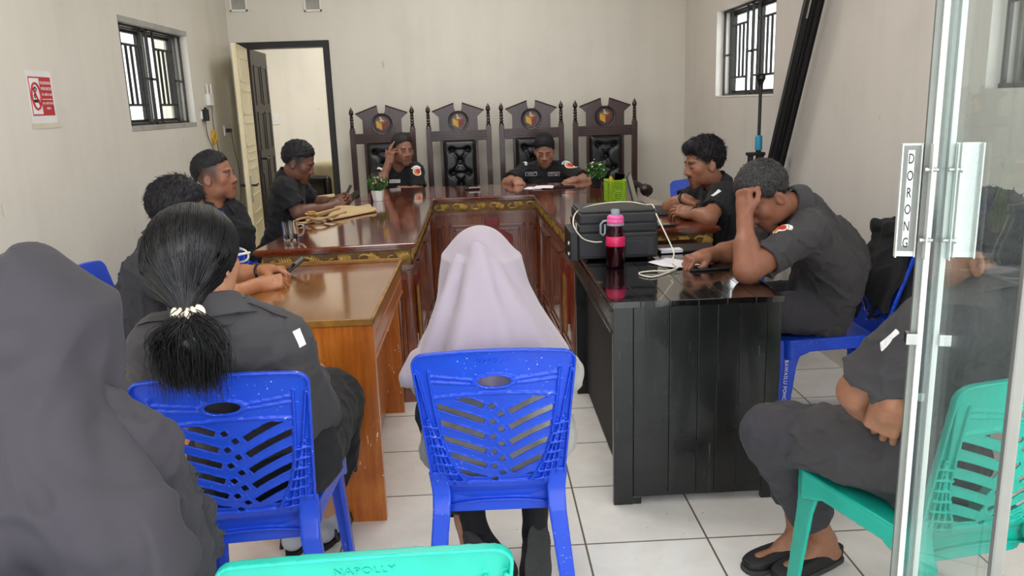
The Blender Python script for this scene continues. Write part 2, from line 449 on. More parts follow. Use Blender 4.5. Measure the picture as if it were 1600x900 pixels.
# skin and hair take their pigment from the mesh
t = NT('skin'); at_ = t.n('ShaderNodeAttribute'); at_.attribute_name = 'Col'; co = t.coord()
v = t.ramp(t.noise(co, 60, 4, .6), [(.3, (.90, .88, .87)), (.7, (1.06, 1.05, 1.05))])
t.set(col=t.mix(1.0, at_.outputs['Color'], v, 'MULTIPLY'), rough=.46, spec=.4, sss=.06); t.b.inputs['Subsurface Radius'].default_value = (.012, .005, .003); t.b.inputs['Subsurface Scale'].default_value = .4
t.bump(t.noise(co, 420, 3), .08, .001); M['skin'] = t.m
def hairmat(name, hexc, streak=200., rough=.35, grey=0.0, bump=.55):
    t = NT(name); c = srgb(hexc); co = t.coord('Object', (1, 1, .25)); n1 = t.noise(co, streak, 4, .6)
    col = t.ramp(n1, [(.35, tuple(x*.5 for x in c)), (.65, tuple(x*1.5 for x in c))])
    if grey: col = t.mix(t.math('MULTIPLY', t.math('GREATER_THAN', t.noise(t.coord(), 330, 2), .60), grey), col, srgb('8a8682'))
    t.set(col=col, rough=rough, spec=.4); t.bump(n1, bump, .004); M[name] = t.m
hairmat('hair_black', '141215'); hairmat('hair_short', '17151a', 320, .6); hairmat('hair_greying', '1a191b', 320, .55, .5); hairmat('hair_gloss', '08070a', 260, .36, bump=.15)
# ------------------------------------------------------------------ the room
XL, XR, YB, YF, ZC = -2.135, 1.865, 7.40, 0.15, 3.05
def S(o, label=None):
    o['kind'] = 'structure'
    if label: o['label'] = label
    return o
def wall_cells(axis, pos, thick, ulo, uhi, zlo, zhi, holes):
    """a wall perpendicular to x or y with rectangular openings, made of solid cells"""
    us = sorted({ulo, uhi} | {h[0] for h in holes} | {h[1] for h in holes}); zs = sorted({zlo, zhi} | {h[2] for h in holes} | {h[3] for h in holes})
    us = [u for u in us if ulo <= u <= uhi]; zs = [z for z in zs if zlo <= z <= zhi]
    m = MB()
    cell = lambda u, z: not any(h[0] <= u <= h[1] and h[2] <= z <= h[3] for h in holes)
    solid = {(i, j): cell((us[i]+us[i+1])/2, (zs[j]+zs[j+1])/2) for i in range(len(us)-1) for j in range(len(zs)-1)}
    a, b = pos, pos+thick
    pt = (lambda w, u, z: (w, u, z)) if axis == 'x' else (lambda w, u, z: (u, w, z))
    for (i, j), s in solid.items():
        if not s: continue
        u0, u1, z0, z1 = us[i], us[i+1], zs[j], zs[j+1]
        for w in (a, b): m.quad(pt(w, u0, z0), pt(w, u1, z0), pt(w, u1, z1), pt(w, u0, z1))
        for di, dj, q in ((-1, 0, ((u0, z0), (u0, z1))), (1, 0, ((u1, z0), (u1, z1))), (0, -1, ((u0, z0), (u1, z0))), (0, 1, ((u0, z1), (u1, z1)))):
            if not solid.get((i+di, j+dj), False):
                (p0, q0), (p1, q1) = q
                m.quad(pt(a, p0, q0), pt(a, p1, q1), pt(b, p1, q1), pt(b, p0, q0))
    bmesh.ops.remove_doubles(m.bm, verts=m.bm.verts[:], dist=1e-5)
    return m
HOLE_L = (5.16, 6.33, 1.355, 1.985); HOLE_R = (5.16, 6.42, 1.42, 2.05); HOLE_R2 = (1.72, 2.98, 1.415, 2.05)
DOOR = (-2.045, -1.33, -.01, 1.955)
S(wall_cells('x', XL, -.15, YF, YB+.15, 0, ZC, [HOLE_L]).build('wall_left', M['wall_paint']))
S(wall_cells('x', XR, .15, YF, YB+.15, 0, ZC, [HOLE_R, HOLE_R2]).build('wall_right', M['wall_paint_side']))
S(wall_cells('y', YB, .15, XL, XR, 0, ZC, [(DOOR[0]-.055, DOOR[1]+.055, -.01, DOOR[3]+.055)]).build('wall_back', M['wall_paint']))
m = MB(); m.box((-6, -5, -.06), (6, 12, 0)); o = m.build('floor', M['floor_tile']); S(o)
o.data.transform(Matrix.Translation((-.295+.0015, -2.385, 0))); o.location = (.295, 2.385, 0)
m = MB(); m.box((XL-.15, YF, ZC), (XR+.15, YB+.15, ZC+.1)); S(m.build('ceiling', M['ceiling_paint']))
# the room beyond the door
m = MB(); m.box((-2.75, 9.85, 0), (.4, 9.95, 2.9)); S(m.build('wall_far', M['far_room_paint']))
m = MB(); m.box((-2.85, YB+.15, 0), (-2.75, 9.95, 2.9)); S(m.build('wall_far_left', M['far_room_paint']))
m = MB(); m.box((.4, YB+.15, 0), (.5, 9.95, 2.9)); S(m.build('wall_far_right', M['far_room_paint']))
m = MB(); m.box((-2.85, YB+.15, 2.9), (.5, 9.95, 3.0)); S(m.build('ceiling_far', M['ceiling_paint']))

def window(name, hole, x_in, sgn, frame_mat, label):
    """casement window behind an iron grille; sgn = outward direction"""
    y0, y1, z0, z1 = hole; w, h = y1-y0, z1-z0
    root = S(thing(name, label, 'window', (x_in+sgn*.075, (y0+y1)/2, z0)), label)
    Y = lambda u: (u-.5)*w
    Z = lambda v: v*h
    g = MB(); t = .011
    def vbar(u, v0, v1, hw=.0075, x=0.0): g.box((x-t*.6, Y(u)-hw, Z(v0)), (x+t*.6, Y(u)+hw, Z(v1)))
    def hbar(v, u0, u1, hh=.0075): g.box((-t*.6, Y(u0), Z(v)-hh), (t*.6, Y(u1), Z(v)+hh))
    full = (.015, .105, .37, .56, .83, .985)
    for u in full: vbar(u, 0, 1, .009)
    vbar(.465, 0, 1, .016)
    for u0, u1 in ((.015, .105), (.37, .56), (.83, .985)): hbar(.48, u0, u1)
    for u0, u1 in ((.105, .37), (.56, .83)):
        hbar(.21, u0, u1); hbar(.80, u0, u1)
        for k in (.25, .5, .75): vbar(u0+(u1-u0)*k, .21, .80, .0065)
    for v in (.012, .988): hbar(v, 0, 1, .010)
    gr = g.build('grille', M['frame_black'], root); gr.location.x = -sgn*.02
    fr = MB(); a = .022
    fr.box((-.02, -w/2, 0), (.03, -w/2+a, h)); fr.box((-.02, w/2-a, 0), (.03, w/2, h)); fr.box((-.02, -a*.55, 0), (.03, a*.55, h))
    fr.box((-.02, -w/2, 0), (.03, w/2, a)); fr.box((-.02, -w/2, h-a), (.03, w/2, h))
    f = fr.build('window_frame', frame_mat, root); f.location.x = sgn*.045
    for s in (-1, 1):
        sa = MB(); b = .017; c0, c1 = (s*a*.55, s*(w/2-a)); c0, c1 = min(c0, c1), max(c0, c1)
        sa.box((-.012, c0, a), (.012, c0+b, h-a)); sa.box((-.012, c1-b, a), (.012, c1, h-a)); sa.box((-.012, c0, a), (.012, c1, a+b)); sa.box((-.012, c0, h-a-b), (.012, c1, h-a))
        sash = sa.build('sash', M['frame_black'], root); sash.location.x = sgn*.055
        gl = MB(); gl.box((-.002, c0+b, a+b), (.002, c1-b, h-a-b)); gl.build('pane', M['window_glass'], sash)
    return root
window('window_1', HOLE_L, XL, -1, M['frame_grey'], 'black grilled casement window in the left wall')
window('window_2', HOLE_R, XR, 1, M['frame_black'], 'black grilled casement window in the right wall near the corner')
window('window_3', HOLE_R2, XR, 1, M['frame_grey'], 'grilled casement window seen through the glass door')
# cement sills and plastered reveals around the openings
m = MB(); m.box((XL-.15, HOLE_L[0], HOLE_L[2]-.028), (XL+.004, HOLE_L[1], HOLE_L[2]+.003)); S(m.build('trim_1', M['cement']))
m = MB(); m.box((XL-.15, HOLE_L[0]-.002, HOLE_L[3]-.003), (XL+.003, HOLE_L[1], HOLE_L[3]+.03)); S(m.build('trim_2', M['cement']))
m = MB(); m.box((XR-.004, HOLE_R[0], HOLE_R[2]-.008), (XR+.15, HOLE_R[1], HOLE_R[2]+.004))
m.box((XR-.004, HOLE_R[1]-.004, HOLE_R[2]), (XR+.15, HOLE_R[1]+.006, HOLE_R[3])); S(m.build('trim_3', M['reveal_paint']))

# inner doorway: black frame, cream leaf swung against the left wall, dark leaf of the next room
m = MB(); x0, x1, zt = DOOR[0], DOOR[1], DOOR[3]
m.box((x0-.05, YB-.012, 0), (x0, YB+.13, zt)); m.box((x1, YB-.012, 0), (x1+.05, YB+.13, zt)); m.box((x0-.05, YB-.012, zt), (x1+.05, YB+.13, zt+.05))
S(m.build('trim_4', M['black_trim']))
def panel_leaf(name, p0, p1, h, th, mat, label, cols, rows, hmat, handle_z, lever):
    """a panelled door leaf from the hinge p0 to the free edge p1"""
    p0 = Vector((*p0, 0)); p1 = Vector((*p1, 0)); L = (p1-p0).length; a = math.atan2(p1.y-p0.y, p1.x-p0.x)
    root = S(thing(name, label, 'door', (p0.x, p0.y, 0), a), label)
    m = MB(); m.box((0, -th/2, .008), (L, th/2, h), .003)
    m.build('leaf', mat, root)
    pm = MB()
    mw_, gap = .085, .07
    cw = (L-2*mw_-(cols-1)*gap)/cols
    for c in range(cols):
        xx = mw_+c*(cw+gap)
        for (r0, r1) in rows:
            for s in (-1, 1):
                for (a0, a1, b0, b1) in ((0, cw, r0, r0+.014), (0, cw, r1-.014, r1), (0, .014, r0, r1), (cw-.014, cw, r0, r1)):
                    pm.box((xx+a0, s*th/2-.006, b0), (xx+a1, s*th/2+.006, b1))
    pm.build('panel_moulding', hmat[1], root)
    for s in (-1, 1):
        hm = MB(); hm.box((L-.075, s*th/2-.003, handle_z-.11), (L-.035, s*th/2+s*.004+.003, handle_z+.11), .002)
        hp = hm.build('lock_plate', hmat[0], root)
        lm = MB(); y = s*(th/2+.045)
        lm.tube([(L-.055, s*th/2, handle_z+.03), (L-.055, y, handle_z+.03)], .009, 8); lm.tube([(L-.055, y, handle_z+.03), (L-.175, y, handle_z+.03)], .010, 8)
        lm.build('lever', lever, hp)
    return root
panel_leaf('door_1', (-2.0, 7.37), (-1.905, 6.70), 1.955, .036, M['cream_door'], 'cream panelled door leaf standing open by the left wall', 1,
           ((.12, .5), (.58, .74), (.80, .96), (1.02, 1.10), (1.14, 1.34), (1.40, 1.60), (1.66, 1.86)), (M['steel'], M['cream_door']), .80, M['frame_black'])
panel_leaf('door_2', (-2.085, 8.36), (-2.055, 7.66), 1.975, .036, M['dark_door'], 'dark brown panelled door leaf in the room beyond', 2,
           ((.12, .55), (.62, 1.0), (1.06, 1.42), (1.48, 1.84)), (M['frame_black'], M['black_trim']), .96, M['frame_black'])

# free-standing glass entrance door, swung inwards, seen almost edge-on
GA = at(1452, 450, 1.42); GB = at(1604, 450, .95)
gdir = Vector((GB[0]-GA[0], GB[1]-GA[1], 0)); GL = gdir.length
gr = S(thing('door_3', 'frameless glass entrance door standing open on the right', 'door', (GA[0], GA[1], 0), math.atan2(gdir.y, gdir.x)), 'frameless glass entrance door standing open on the right')
m = MB(); m.box((0.012, -.005, .02), (GL, .005, 2.35)); m.build('pane', M['door_glass'], gr)
m = MB(); m.box((.0, -.0085, .02), (.012, .0085, 2.35)); m.build('glass_edge', M['glass_edge'], gr)
for s in (-1, 1):
    m = MB(); m.box((-.004, s*.0135-.0050, .02), (.022, s*.0135+.0050, 2.35), .0015); m.build('edge_strip', M['alu_white'], gr)
m = MB(); m.box((.004, -.029, .02), (.016, -.0185, 2.35)); m.build('weather_seal', M['alu_grey'], gr)
m = MB(); m.box((GL-.006, -.008, .02), (GL+.010, .008, 2.35), .003); m.build('hinge_stile', M['alu_grey'], gr)
# push handles on both faces (folded aluminium bolted through the glass)
HZ1, HZ0 = at(1440, 224, 1.42)[2], at(1425, 402, 1.42)[2]
def pull(sgn):
    """sgn=-1 is the face turned to the room's middle"""
    def bx(m, x0, x1, y0, y1, z0=HZ0, z1=HZ1): m.box((x0, min(sgn*y0, sgn*y1), z0), (x1, max(sgn*y0, sgn*y1), z1), .0006)
    m = MB()
    bx(m, .000, .003, .019, .066); bx(m, .000, .018, .0635, .066); bx(m, .000, .012, .031, .0330); bx(m, .0, .04, .0185, .0205)
    h = m.build('push_handle', M['alu_white'], gr)
    for z in (HZ0+.035, HZ1-.045):
        b = MB(); b.tube([(.03, sgn*.008, z), (.03, sgn*.030, z)], .0035, 10); b.tube([(.03, sgn*.026, z), (.03, sgn*.030, z)], .0055, 6); b.build('bolt', M['steel'], h)
    return h
def text_mesh(txt, size, ext=.0, spacing=1.0):
    cu = bpy.data.curves.new('lettering', 'FONT'); cu.body = txt; cu.size = size; cu.extrude = ext; cu.align_x = 'CENTER'; cu.align_y = 'CENTER'; cu.space_character = spacing
    cu.resolution_u = 3
    ob = bpy.data.objects.new('lettering', cu); COL.objects.link(ob)
    dg = bpy.context.evaluated_depsgraph_get(); me = bpy.data.meshes.new_from_object(ob.evaluated_get(dg))
    bpy.data.objects.remove(ob); bpy.data.curves.remove(cu); me.materials.clear()
    return me
def lettering(name, txt, size, mat, parent, loc, xdir, ydir, ext=.0004, spacing=1.0):
    me = text_mesh(txt, size, ext, spacing); x = nrm(xdir); y = nrm(ydir); z = np.cross(x, y)
    Mx = Matrix([[x[i], y[i], z[i], float(loc[i])] for i in range(3)] + [[0, 0, 0, 1]])
    me.transform(Mx); return link(name, me, mat, parent)
hl = pull(-1); pull(1)
m = MB(); m.box((.0032, -.0630, HZ0+.01), (.0042, -.0335, HZ1-.004)); m.build('name_plate', M['alu_grey'], hl)
m = MB(); m.box((.0042, -.0535, HZ0+.020), (.0048, -.0425, HZ1-.012)); m.build('letter_strip', M['sign_white'], hl)
for i, ch in enumerate('DORONG'):
    o = lettering('letter', ch, .026, M['ink_black'], hl, (.0052, 0, 0), (0, 1, 0), (0, 0, 1))
    o.data.transform(Matrix.Translation((0, -.048, HZ1-.028-i*.0305)) @ Matrix.Diagonal((1, .52, 1, 1)))
# the lock at the free edge and the keeper below it
zl = at(1440, 525, 1.42)[2]
m = MB()
for s in (-1, 1): m.box((.006, min(s*.017, s*.038), zl-.011), (.030, max(s*.017, s*.038), zl+.011), .002)
m.box((-.006, -.024, zl-.022), (.002, -.016, zl+.022), .002); m.build('lock', M['steel'], gr)
zk = at(1444, 618, 1.42)[2]
m = MB(); m.box((-.006, -.007, zk-.009), (.010, .007, zk+.009), .002); m.build('latch', M['steel'], gr)

# wall furniture of the room shell
def bar(m, a, b, r): m.tube([a, b], r, 6)
for (px, nm) in ((372, 0), (488, 1)):
    c = at(px, 0, YB)
    root = thing('ventilation_block', ['ventilation block high on the back wall near the corner', 'ventilation block high on the back wall above the doorway'][nm], 'vent', (c[0], YB-.002, c[2]-.02), 0, 'ventilation blocks')
    m = MB(); w, h = .075, .075
    for q in ((-w, -w+.016, -h, h), (w-.016, w, -h, h), (-w, w, -h, -h+.016), (-w, w, h-.016, h)): m.box((q[0], -.014, q[2]), (q[1], .002, q[3]), .002)
    m.build('frame', M['reveal_paint'], root)
    m = MB()
    for k in (-.03, 0, .03): m.box((k-.004, -.008, -h+.016), (k+.004, .001, h-.016))
    m.box((-w+.016, -.001, -h+.016), (w-.016, .0015, h-.016)); m.build('grate', M['cement'], root)
# ------------------------------------------------------------------ tables
def inset(poly, d):
    """move every side of a convex counter-clockwise outline inwards by d (one number or one per side)"""
    n = len(poly); ds = d if isinstance(d, (list, tuple)) else [d]*n
    L = []
    for i in range(n):
        a = Vector(poly[i]); b = Vector(poly[(i+1) % n]); t = (b-a).normalized(); nn = Vector((-t.y, t.x)); L.append((a+nn*ds[i], t))
    out = []
    for i in range(n):
        (p, t), (q, u) = L[i-1], L[i]
        k = ((q-p).cross(u))/t.cross(u); out.append(tuple(p+t*k))
    return out
def side_frame(poly, i):
    """matrix placing (along, out, up) on side i of the outline"""
    a = Vector((*poly[i], 0)); b = Vector((*poly[(i+1) % len(poly)], 0)); t = (b-a).normalized(); o = Vector((t.y, -t.x, 0))
    return Matrix(((t.x, o.x, 0, a.x), (t.y, o.y, 0, a.y), (0, 0, 1, 0), (0, 0, 0, 1))), (b-a).length
def scrolls(m, L, z0, z1, Mx, seed):
    """carved leaf scrolls along a frieze of length L"""
    h = z1-z0; zc = (z0+z1)/2; r = random.Random(seed); n = max(1, round(L/.125)); step = L/n
    for k in range(n):
        x0 = k*step; s = 1 if k % 2 else -1
        pts = []; rad = []
        for j in range(15):
            t = j/14; a = -.4 + t*5.4; q = h*.40*(1-t*.72)
            pts.append((x0+step*.38+q*math.cos(a)*1.35, .002, zc+s*q*math.sin(a)*.95)); rad.append(.0095*(1-t*.5))
        m.tube([Mx @ Vector(p) for p in pts], rad, 6)
        for j in range(5):
            a0 = .5+j*.16; bx = x0+step*(.52+j*.085); ln = h*(.62-.04*j)
            pts = [(bx+ln*.75*t - .012*t*t, .003, zc+s*(-h*.36+h*.78*math.sin(t*1.5)*(1-.1*j))) for t in (0, .25, .5, .75, 1)]
            m.tube([Mx @ Vector((max(.004, min(L-.004, p[0])), p[1], p[2])) for p in pts], [.004, .0085, .009, .007, .002], 6)
def court_table(name, label, poly, ztop, sides, panels, seed, pil, closed):
    cx = sum(p[0] for p in poly)/len(poly); cy = sum(p[1] for p in poly)/len(poly)
    root = thing(name, label, 'table', (cx, cy, 0), 0, 'carved court tables')
    P = [(p[0]-cx, p[1]-cy) for p in poly]
    m = MB(); m.prism(P, ztop-.024, ztop, 'z')
    bmesh.ops.bevel(m.bm, geom=[e for e in m.bm.edges if abs(e.verts[0].co.z-e.verts[1].co.z) < .001], offset=.006, segments=3, affect='EDGES')
    m.build('tabletop', M['table_top'], root, 40)
    m = MB(); m.prism(inset(P, .014), ztop-.032, ztop-.024, 'z'); m.prism(inset(P, .018), ztop-.124, ztop-.108, 'z'); m.prism(inset(P, .028), ztop-.134, ztop-.124, 'z')
    m.build('moulding', M['table_wood'], root)
    m = MB(); m.prism(inset(P, .030), ztop-.108, ztop-.032, 'z')
    fb = m.build('frieze', M['carve_base'], root)
    I = inset(P, .030)
    m = MB()
    for i in sides:
        Mx, L = side_frame(I, i); scrolls(m, L, ztop-.106, ztop-.034, Mx, seed+i)
    m.build('carving', M['carve_gold'], fb, 180)
    B = inset(P, .045)
    for i in closed:                                                   # boarded sides; the sitters' side stays open
        Mx, L = side_frame(B, i); m = MB(); m.box((0, -.03, .05), (L, 0, ztop-.134), 0, Mx); m.box((-.012, -.03, 0), (L+.012, .014, .055), .002, Mx); m.build('side_board', M['table_wood'], root)
    for k in range(len(B)):
        c = Vector(B[k]); q = c + (-c).normalized()*.05; m = MB(); m.box((q.x-.03, q.y-.03, 0), (q.x+.03, q.y+.03, ztop-.13), .003); m.build('leg', M['table_wood'], root)
    for i, kind in panels:
        Mx, L = side_frame(B, i); n = max(1, round(L/.62)); w = (L-.06)/n; m = MB()
        for k in range(n):
            x0 = .05+k*w; x1 = x0+w-.04; z0, z1 = .11, ztop-.20
            for q, dep in ((0, .014), (.03, .008)):
                for (a0, a1, b0, b1) in ((x0+q, x1-q, z0+q, z0+q+.016), (x0+q, x1-q, z1-q-.016, z1-q), (x0+q, x0+q+.016, z0+q, z1-q), (x1-q-.016, x1-q, z0+q, z1-q)):
                    m.box((a0, -.004, b0), (a1, dep, b1), .003, Mx)
        m.build('panel_frame', M['table_wood'], root)
        if kind == 'bars':
            # carved gold strip hanging from a red bracket
            for k in ([0] if i == 1 else [n-1]):
                xc = .05+k*w+(w-.04)/2
                m = MB(); zb, zt = .20, ztop-.27
                m.tube([Mx @ Vector(p) for p in ((xc-.02, .016, zt), (xc-.022, .018, (zb+zt)/2), (xc-.012, .016, zb+.02), (xc+.012, .016, zb))], [.009, .011, .009, .005], 8)
                m.tube([Mx @ Vector(p) for p in ((xc+.012, .014, zt), (xc+.012, .014, zb+.02))], .006, 8)
                m.build('gold_ornament', M['bamboo_gold'], root, 60)
                m = MB(); m.prism([(xc-.034, zt-.005), (xc+.024, zt-.005), (xc+.024, zt+.05), (xc, zt+.065), (xc-.034, zt+.05)], -.002, .020, 'y', Mx)
                m.box((xc+.002, -.002, zb+.06), (xc+.034, .014, zt-.01), .003, Mx); m.build('red_ornament', M['paint_red'], root)
        if kind == 'emblem':
            xc, zc, R = L*.52, .43, .165
            hexp = lambda r: [(xc+r*math.sin(PI/3*k), zc+r*math.cos(PI/3*k)) for k in range(6)]
            o, q = hexp(R), hexp(R*.78)
            m = MB()
            for k in range(6):
                m.prism([o[k], o[(k+1) % 6], q[(k+1) % 6], q[k]], -.002, .022, 'y', Mx)
            m.box((xc-.012, -.002, zc-R*.74), (xc+.012, .020, zc), .002, Mx)
            m.box((xc-.05, -.002, zc+R*.98), (xc+.05, .022, zc+R*1.30), .004, Mx)
            m.build('red_emblem', M['paint_red'], root)
            m = MB(); e = hexp(R*.72)
            m.prism([(xc-.014, zc), e[4], e[3], (xc-.014, zc-R*.70)], -.002, .014, 'y', Mx); m.build('gold_emblem_face', M['paint_yellow'], root)
    for (i, end) in pil:
        Mx, L = side_frame(B, i); x0 = 0 if end == 0 else L-.10; m = MB()
        m.box((x0-.002, -.02, .055), (x0+.102, .014, ztop-.142), .002, Mx)
        for k in range(4):
            xx = x0+.020+k*.0205; m.tube([Mx @ Vector((xx, .014, .10)), Mx @ Vector((xx, .014, ztop-.18))], .0065, 8)
        m.build('pilaster', M['table_wood'], root, 40)
    return root
ZW = .800
TL = [(-1.055, 3.68), (-.318, 3.745), (-.325, 5.555), (-.905, 5.555)]
TR = [(.410, 3.835), (1.165, 3.87), (1.055, 5.555), (.350, 5.555)]
TB = [(-.900, 5.565), (.955, 5.565), (.955, 6.385), (-.80, 6.385)]
court_table('court_table', 'carved brown table wing on the left, behind the plain orange desk', TL, ZW, (0, 1, 3), ((1, 'bars'),), 3, ((0, 1), (1, 0), (1, 1)), (0, 1))
court_table('court_table', 'carved brown table wing on the right, behind the black table and printer', TR, ZW, (0, 1, 3), ((3, 'bars'),), 5, ((0, 0), (0, 1), (3, 0), (3, 1)), (0, 3))
court_table('court_table', 'carved brown head table in front of the four tall chairs', TB, ZW, (0,), ((0, 'emblem'),), 9, (), (0, 1, 3))

# plain orange desk
ZD = .738
root = thing('desk', 'plain orange-brown wooden desk with worn edges and white paint drips', 'desk', (-.71, 3.15, 0))
ox, oy = -.71, 3.15
x0, x1, y0, y1 = -1.055, -.377, 2.602, 3.665
bx = lambda m, a, b, bev=.002: m.box((a[0]-ox, a[1]-oy, a[2]), (b[0]-ox, b[1]-oy, b[2]), bev)
m = MB(); bx(m, (x0, y0, ZD-.018), (x1, y1, ZD), .003); m.build('desk_top', M['desk_top'], root)
m = MB(); bx(m, (x0, y0-.002, ZD-.021), (x1+.002, y0+.010, ZD+.001), .002); bx(m, (x1-.010, y0, ZD-.021), (x1+.002, y1, ZD+.001), .002); bx(m, (x0, y1-.01, ZD-.02), (x1, y1+.001, ZD+.006), .002)
m.build('edge_strip', M['bamboo_gold'], root)
m = MB(); bx(m, (x0+.005, y0+.006, 0), (x1-.002, y0+.034, ZD-.018)); m.build('end_panel', M['desk_wood'], root)
m = MB(); bx(m, (x0+.005, y1-.034, 0), (x1-.03, y1-.006, ZD-.018)); m.build('end_panel', M['desk_wood'], root)
m = MB(); bx(m, (x1-.032, y0+.034, .600), (x1-.006, y1-.034, ZD-.018)); bx(m, (x1-.034, y0+.034, .586), (x1-.002, y1-.034, .600)); bx(m, (x1-.02, y0+.034, .655), (x1-.002, y1-.034, .664)); m.build('side_rail', M['desk_wood'], root)
m = MB(); bx(m, (x1-.125, y0+.034, .04), (x1-.105, y1-.034, .60)); m.build('modesty_panel', M['desk_wood'], root)
m = MB(); bx(m, (x0+.006, y0+.034, .600), (x0+.03, y1-.034, ZD-.018)); m.build('side_rail', M['desk_wood'], root)

# black boarded table
root = thing('boarded_table', 'black lacquered boarded table carrying the printer and pink bottle', 'table', (.725, 3.22, 0)); ox, oy = .725, 3.22
x0, x1, y0, y1 = .425, 1.018, 2.635, 3.805; ZT = .752
m = MB(); n = 6
for k in range(n):
    a = x0+(x1-x0)*k/n; b = x0+(x1-x0)*(k+1)/n; bx(m, (a+.0006, y0-.006, ZT-.022), (b-.0006, y1, ZT), .0012)
m.build('table_top', M['black_top'], root)
m = MB(); rr = random.Random(4); edges = [x0+.004, x0+.075, x0+.20, x0+.30, x0+.365, x0+.445, x1-.055, x1-.004]
for k in range(len(edges)-1):
    a, b = edges[k], edges[k+1]; zb = 0 if k in (0, 6) else (.0 if k == 1 and False else .030)
    if k == 0: b_ = b
    bx(m, (a+.0008, y0+rr.uniform(-.0015, .0015), zb), (b-.0008, y0+.024, ZT-.022), .0015)
bx(m, (x0+.07, y0+.001, 0), (x0+.105, y0+.024, .03), .003)
m.build('front_panel', M['black_lacquer'], root)
m = MB(); bx(m, (x0+.012, y1-.03, 0), (x1-.012, y1-.006, ZT-.022)); m.build('rear_panel', M['black_lacquer'], root)
m = MB(); bx(m, (x0+.006, y0+.024, ZT-.115), (x0+.03, y1-.03, ZT-.022)); bx(m, (x0-.004, y0+.02, ZT-.040), (x0+.012, y1-.01, ZT-.026)); bx(m, (x0+.0, y0+.024, ZT-.118), (x0+.035, y1-.03, ZT-.106)); m.build('side_rail', M['black_lacquer'], root)
m = MB(); bx(m, (x0+.06, y0+.024, .02), (x0+.08, y1-.03, ZT-.11)); m.build('side_panel', M['black_matte'], root)
m = MB(); bx(m, (x1-.03, y0+.024, ZT-.115), (x1-.006, y1-.03, ZT-.022)); m.build('side_rail', M['black_lacquer'], root)

# ------------------------------------------------------------------ tall carved chairs behind the head table
def emblem(parent, c, r, prefix=''):
    """hexagonal box with yellow, red and gold faces inside a dark wreath; c centre on the face looking to -y"""
    cx, cy, cz = c
    m = MB(); n = 40
    ring = [(cx+r*1.0*math.cos(2*PI*k/n), cy-.004, cz+r*math.sin(2*PI*k/n)) for k in range(n)]
    m.tube(ring+ring[:1], r*.10, 6, False)
    for k in range(18):
        a = -.9+k*(PI+1.8)/17; p = Vector((cx+r*.84*math.cos(a), cy-.006, cz+r*.84*math.sin(a))); d = Vector((-math.sin(a+.5), 0, math.cos(a+.5)))
        m.tube([p-d*r*.13, p, p+d*r*.13], [.001, r*.06, .001], 6)
    m.build('wreath', M['throne_dark'], parent, 60)
    h = [(cx+r*.66*math.sin(PI/3*k), cz+r*.66*math.cos(PI/3*k)) for k in range(6)]; o = (cx, cz)
    for nm, idx, mt in (('yellow_face', (3, 4, 5), 'paint_yellow'), ('red_face', (1, 2, 3), 'paint_red'), ('top_face', (5, 0, 1), 'paint_yellow' if False else 'bamboo_gold')):
        m = MB(); m.prism([o]+[h[i] for i in idx], cy-.010, cy, 'y'); m.build(nm, M[mt], parent)
    m = MB(); m.tube([(cx, cy-.011, cz+r*.36), (cx-r*.16, cy-.012, cz+r*.72)], r*.05, 6); m.box((cx-r*.2, cy-.012, cz+r*.28), (cx+r*.22, cy-.009, cz+r*.34)); m.build('ballot_slip', M['patch_white'], parent)
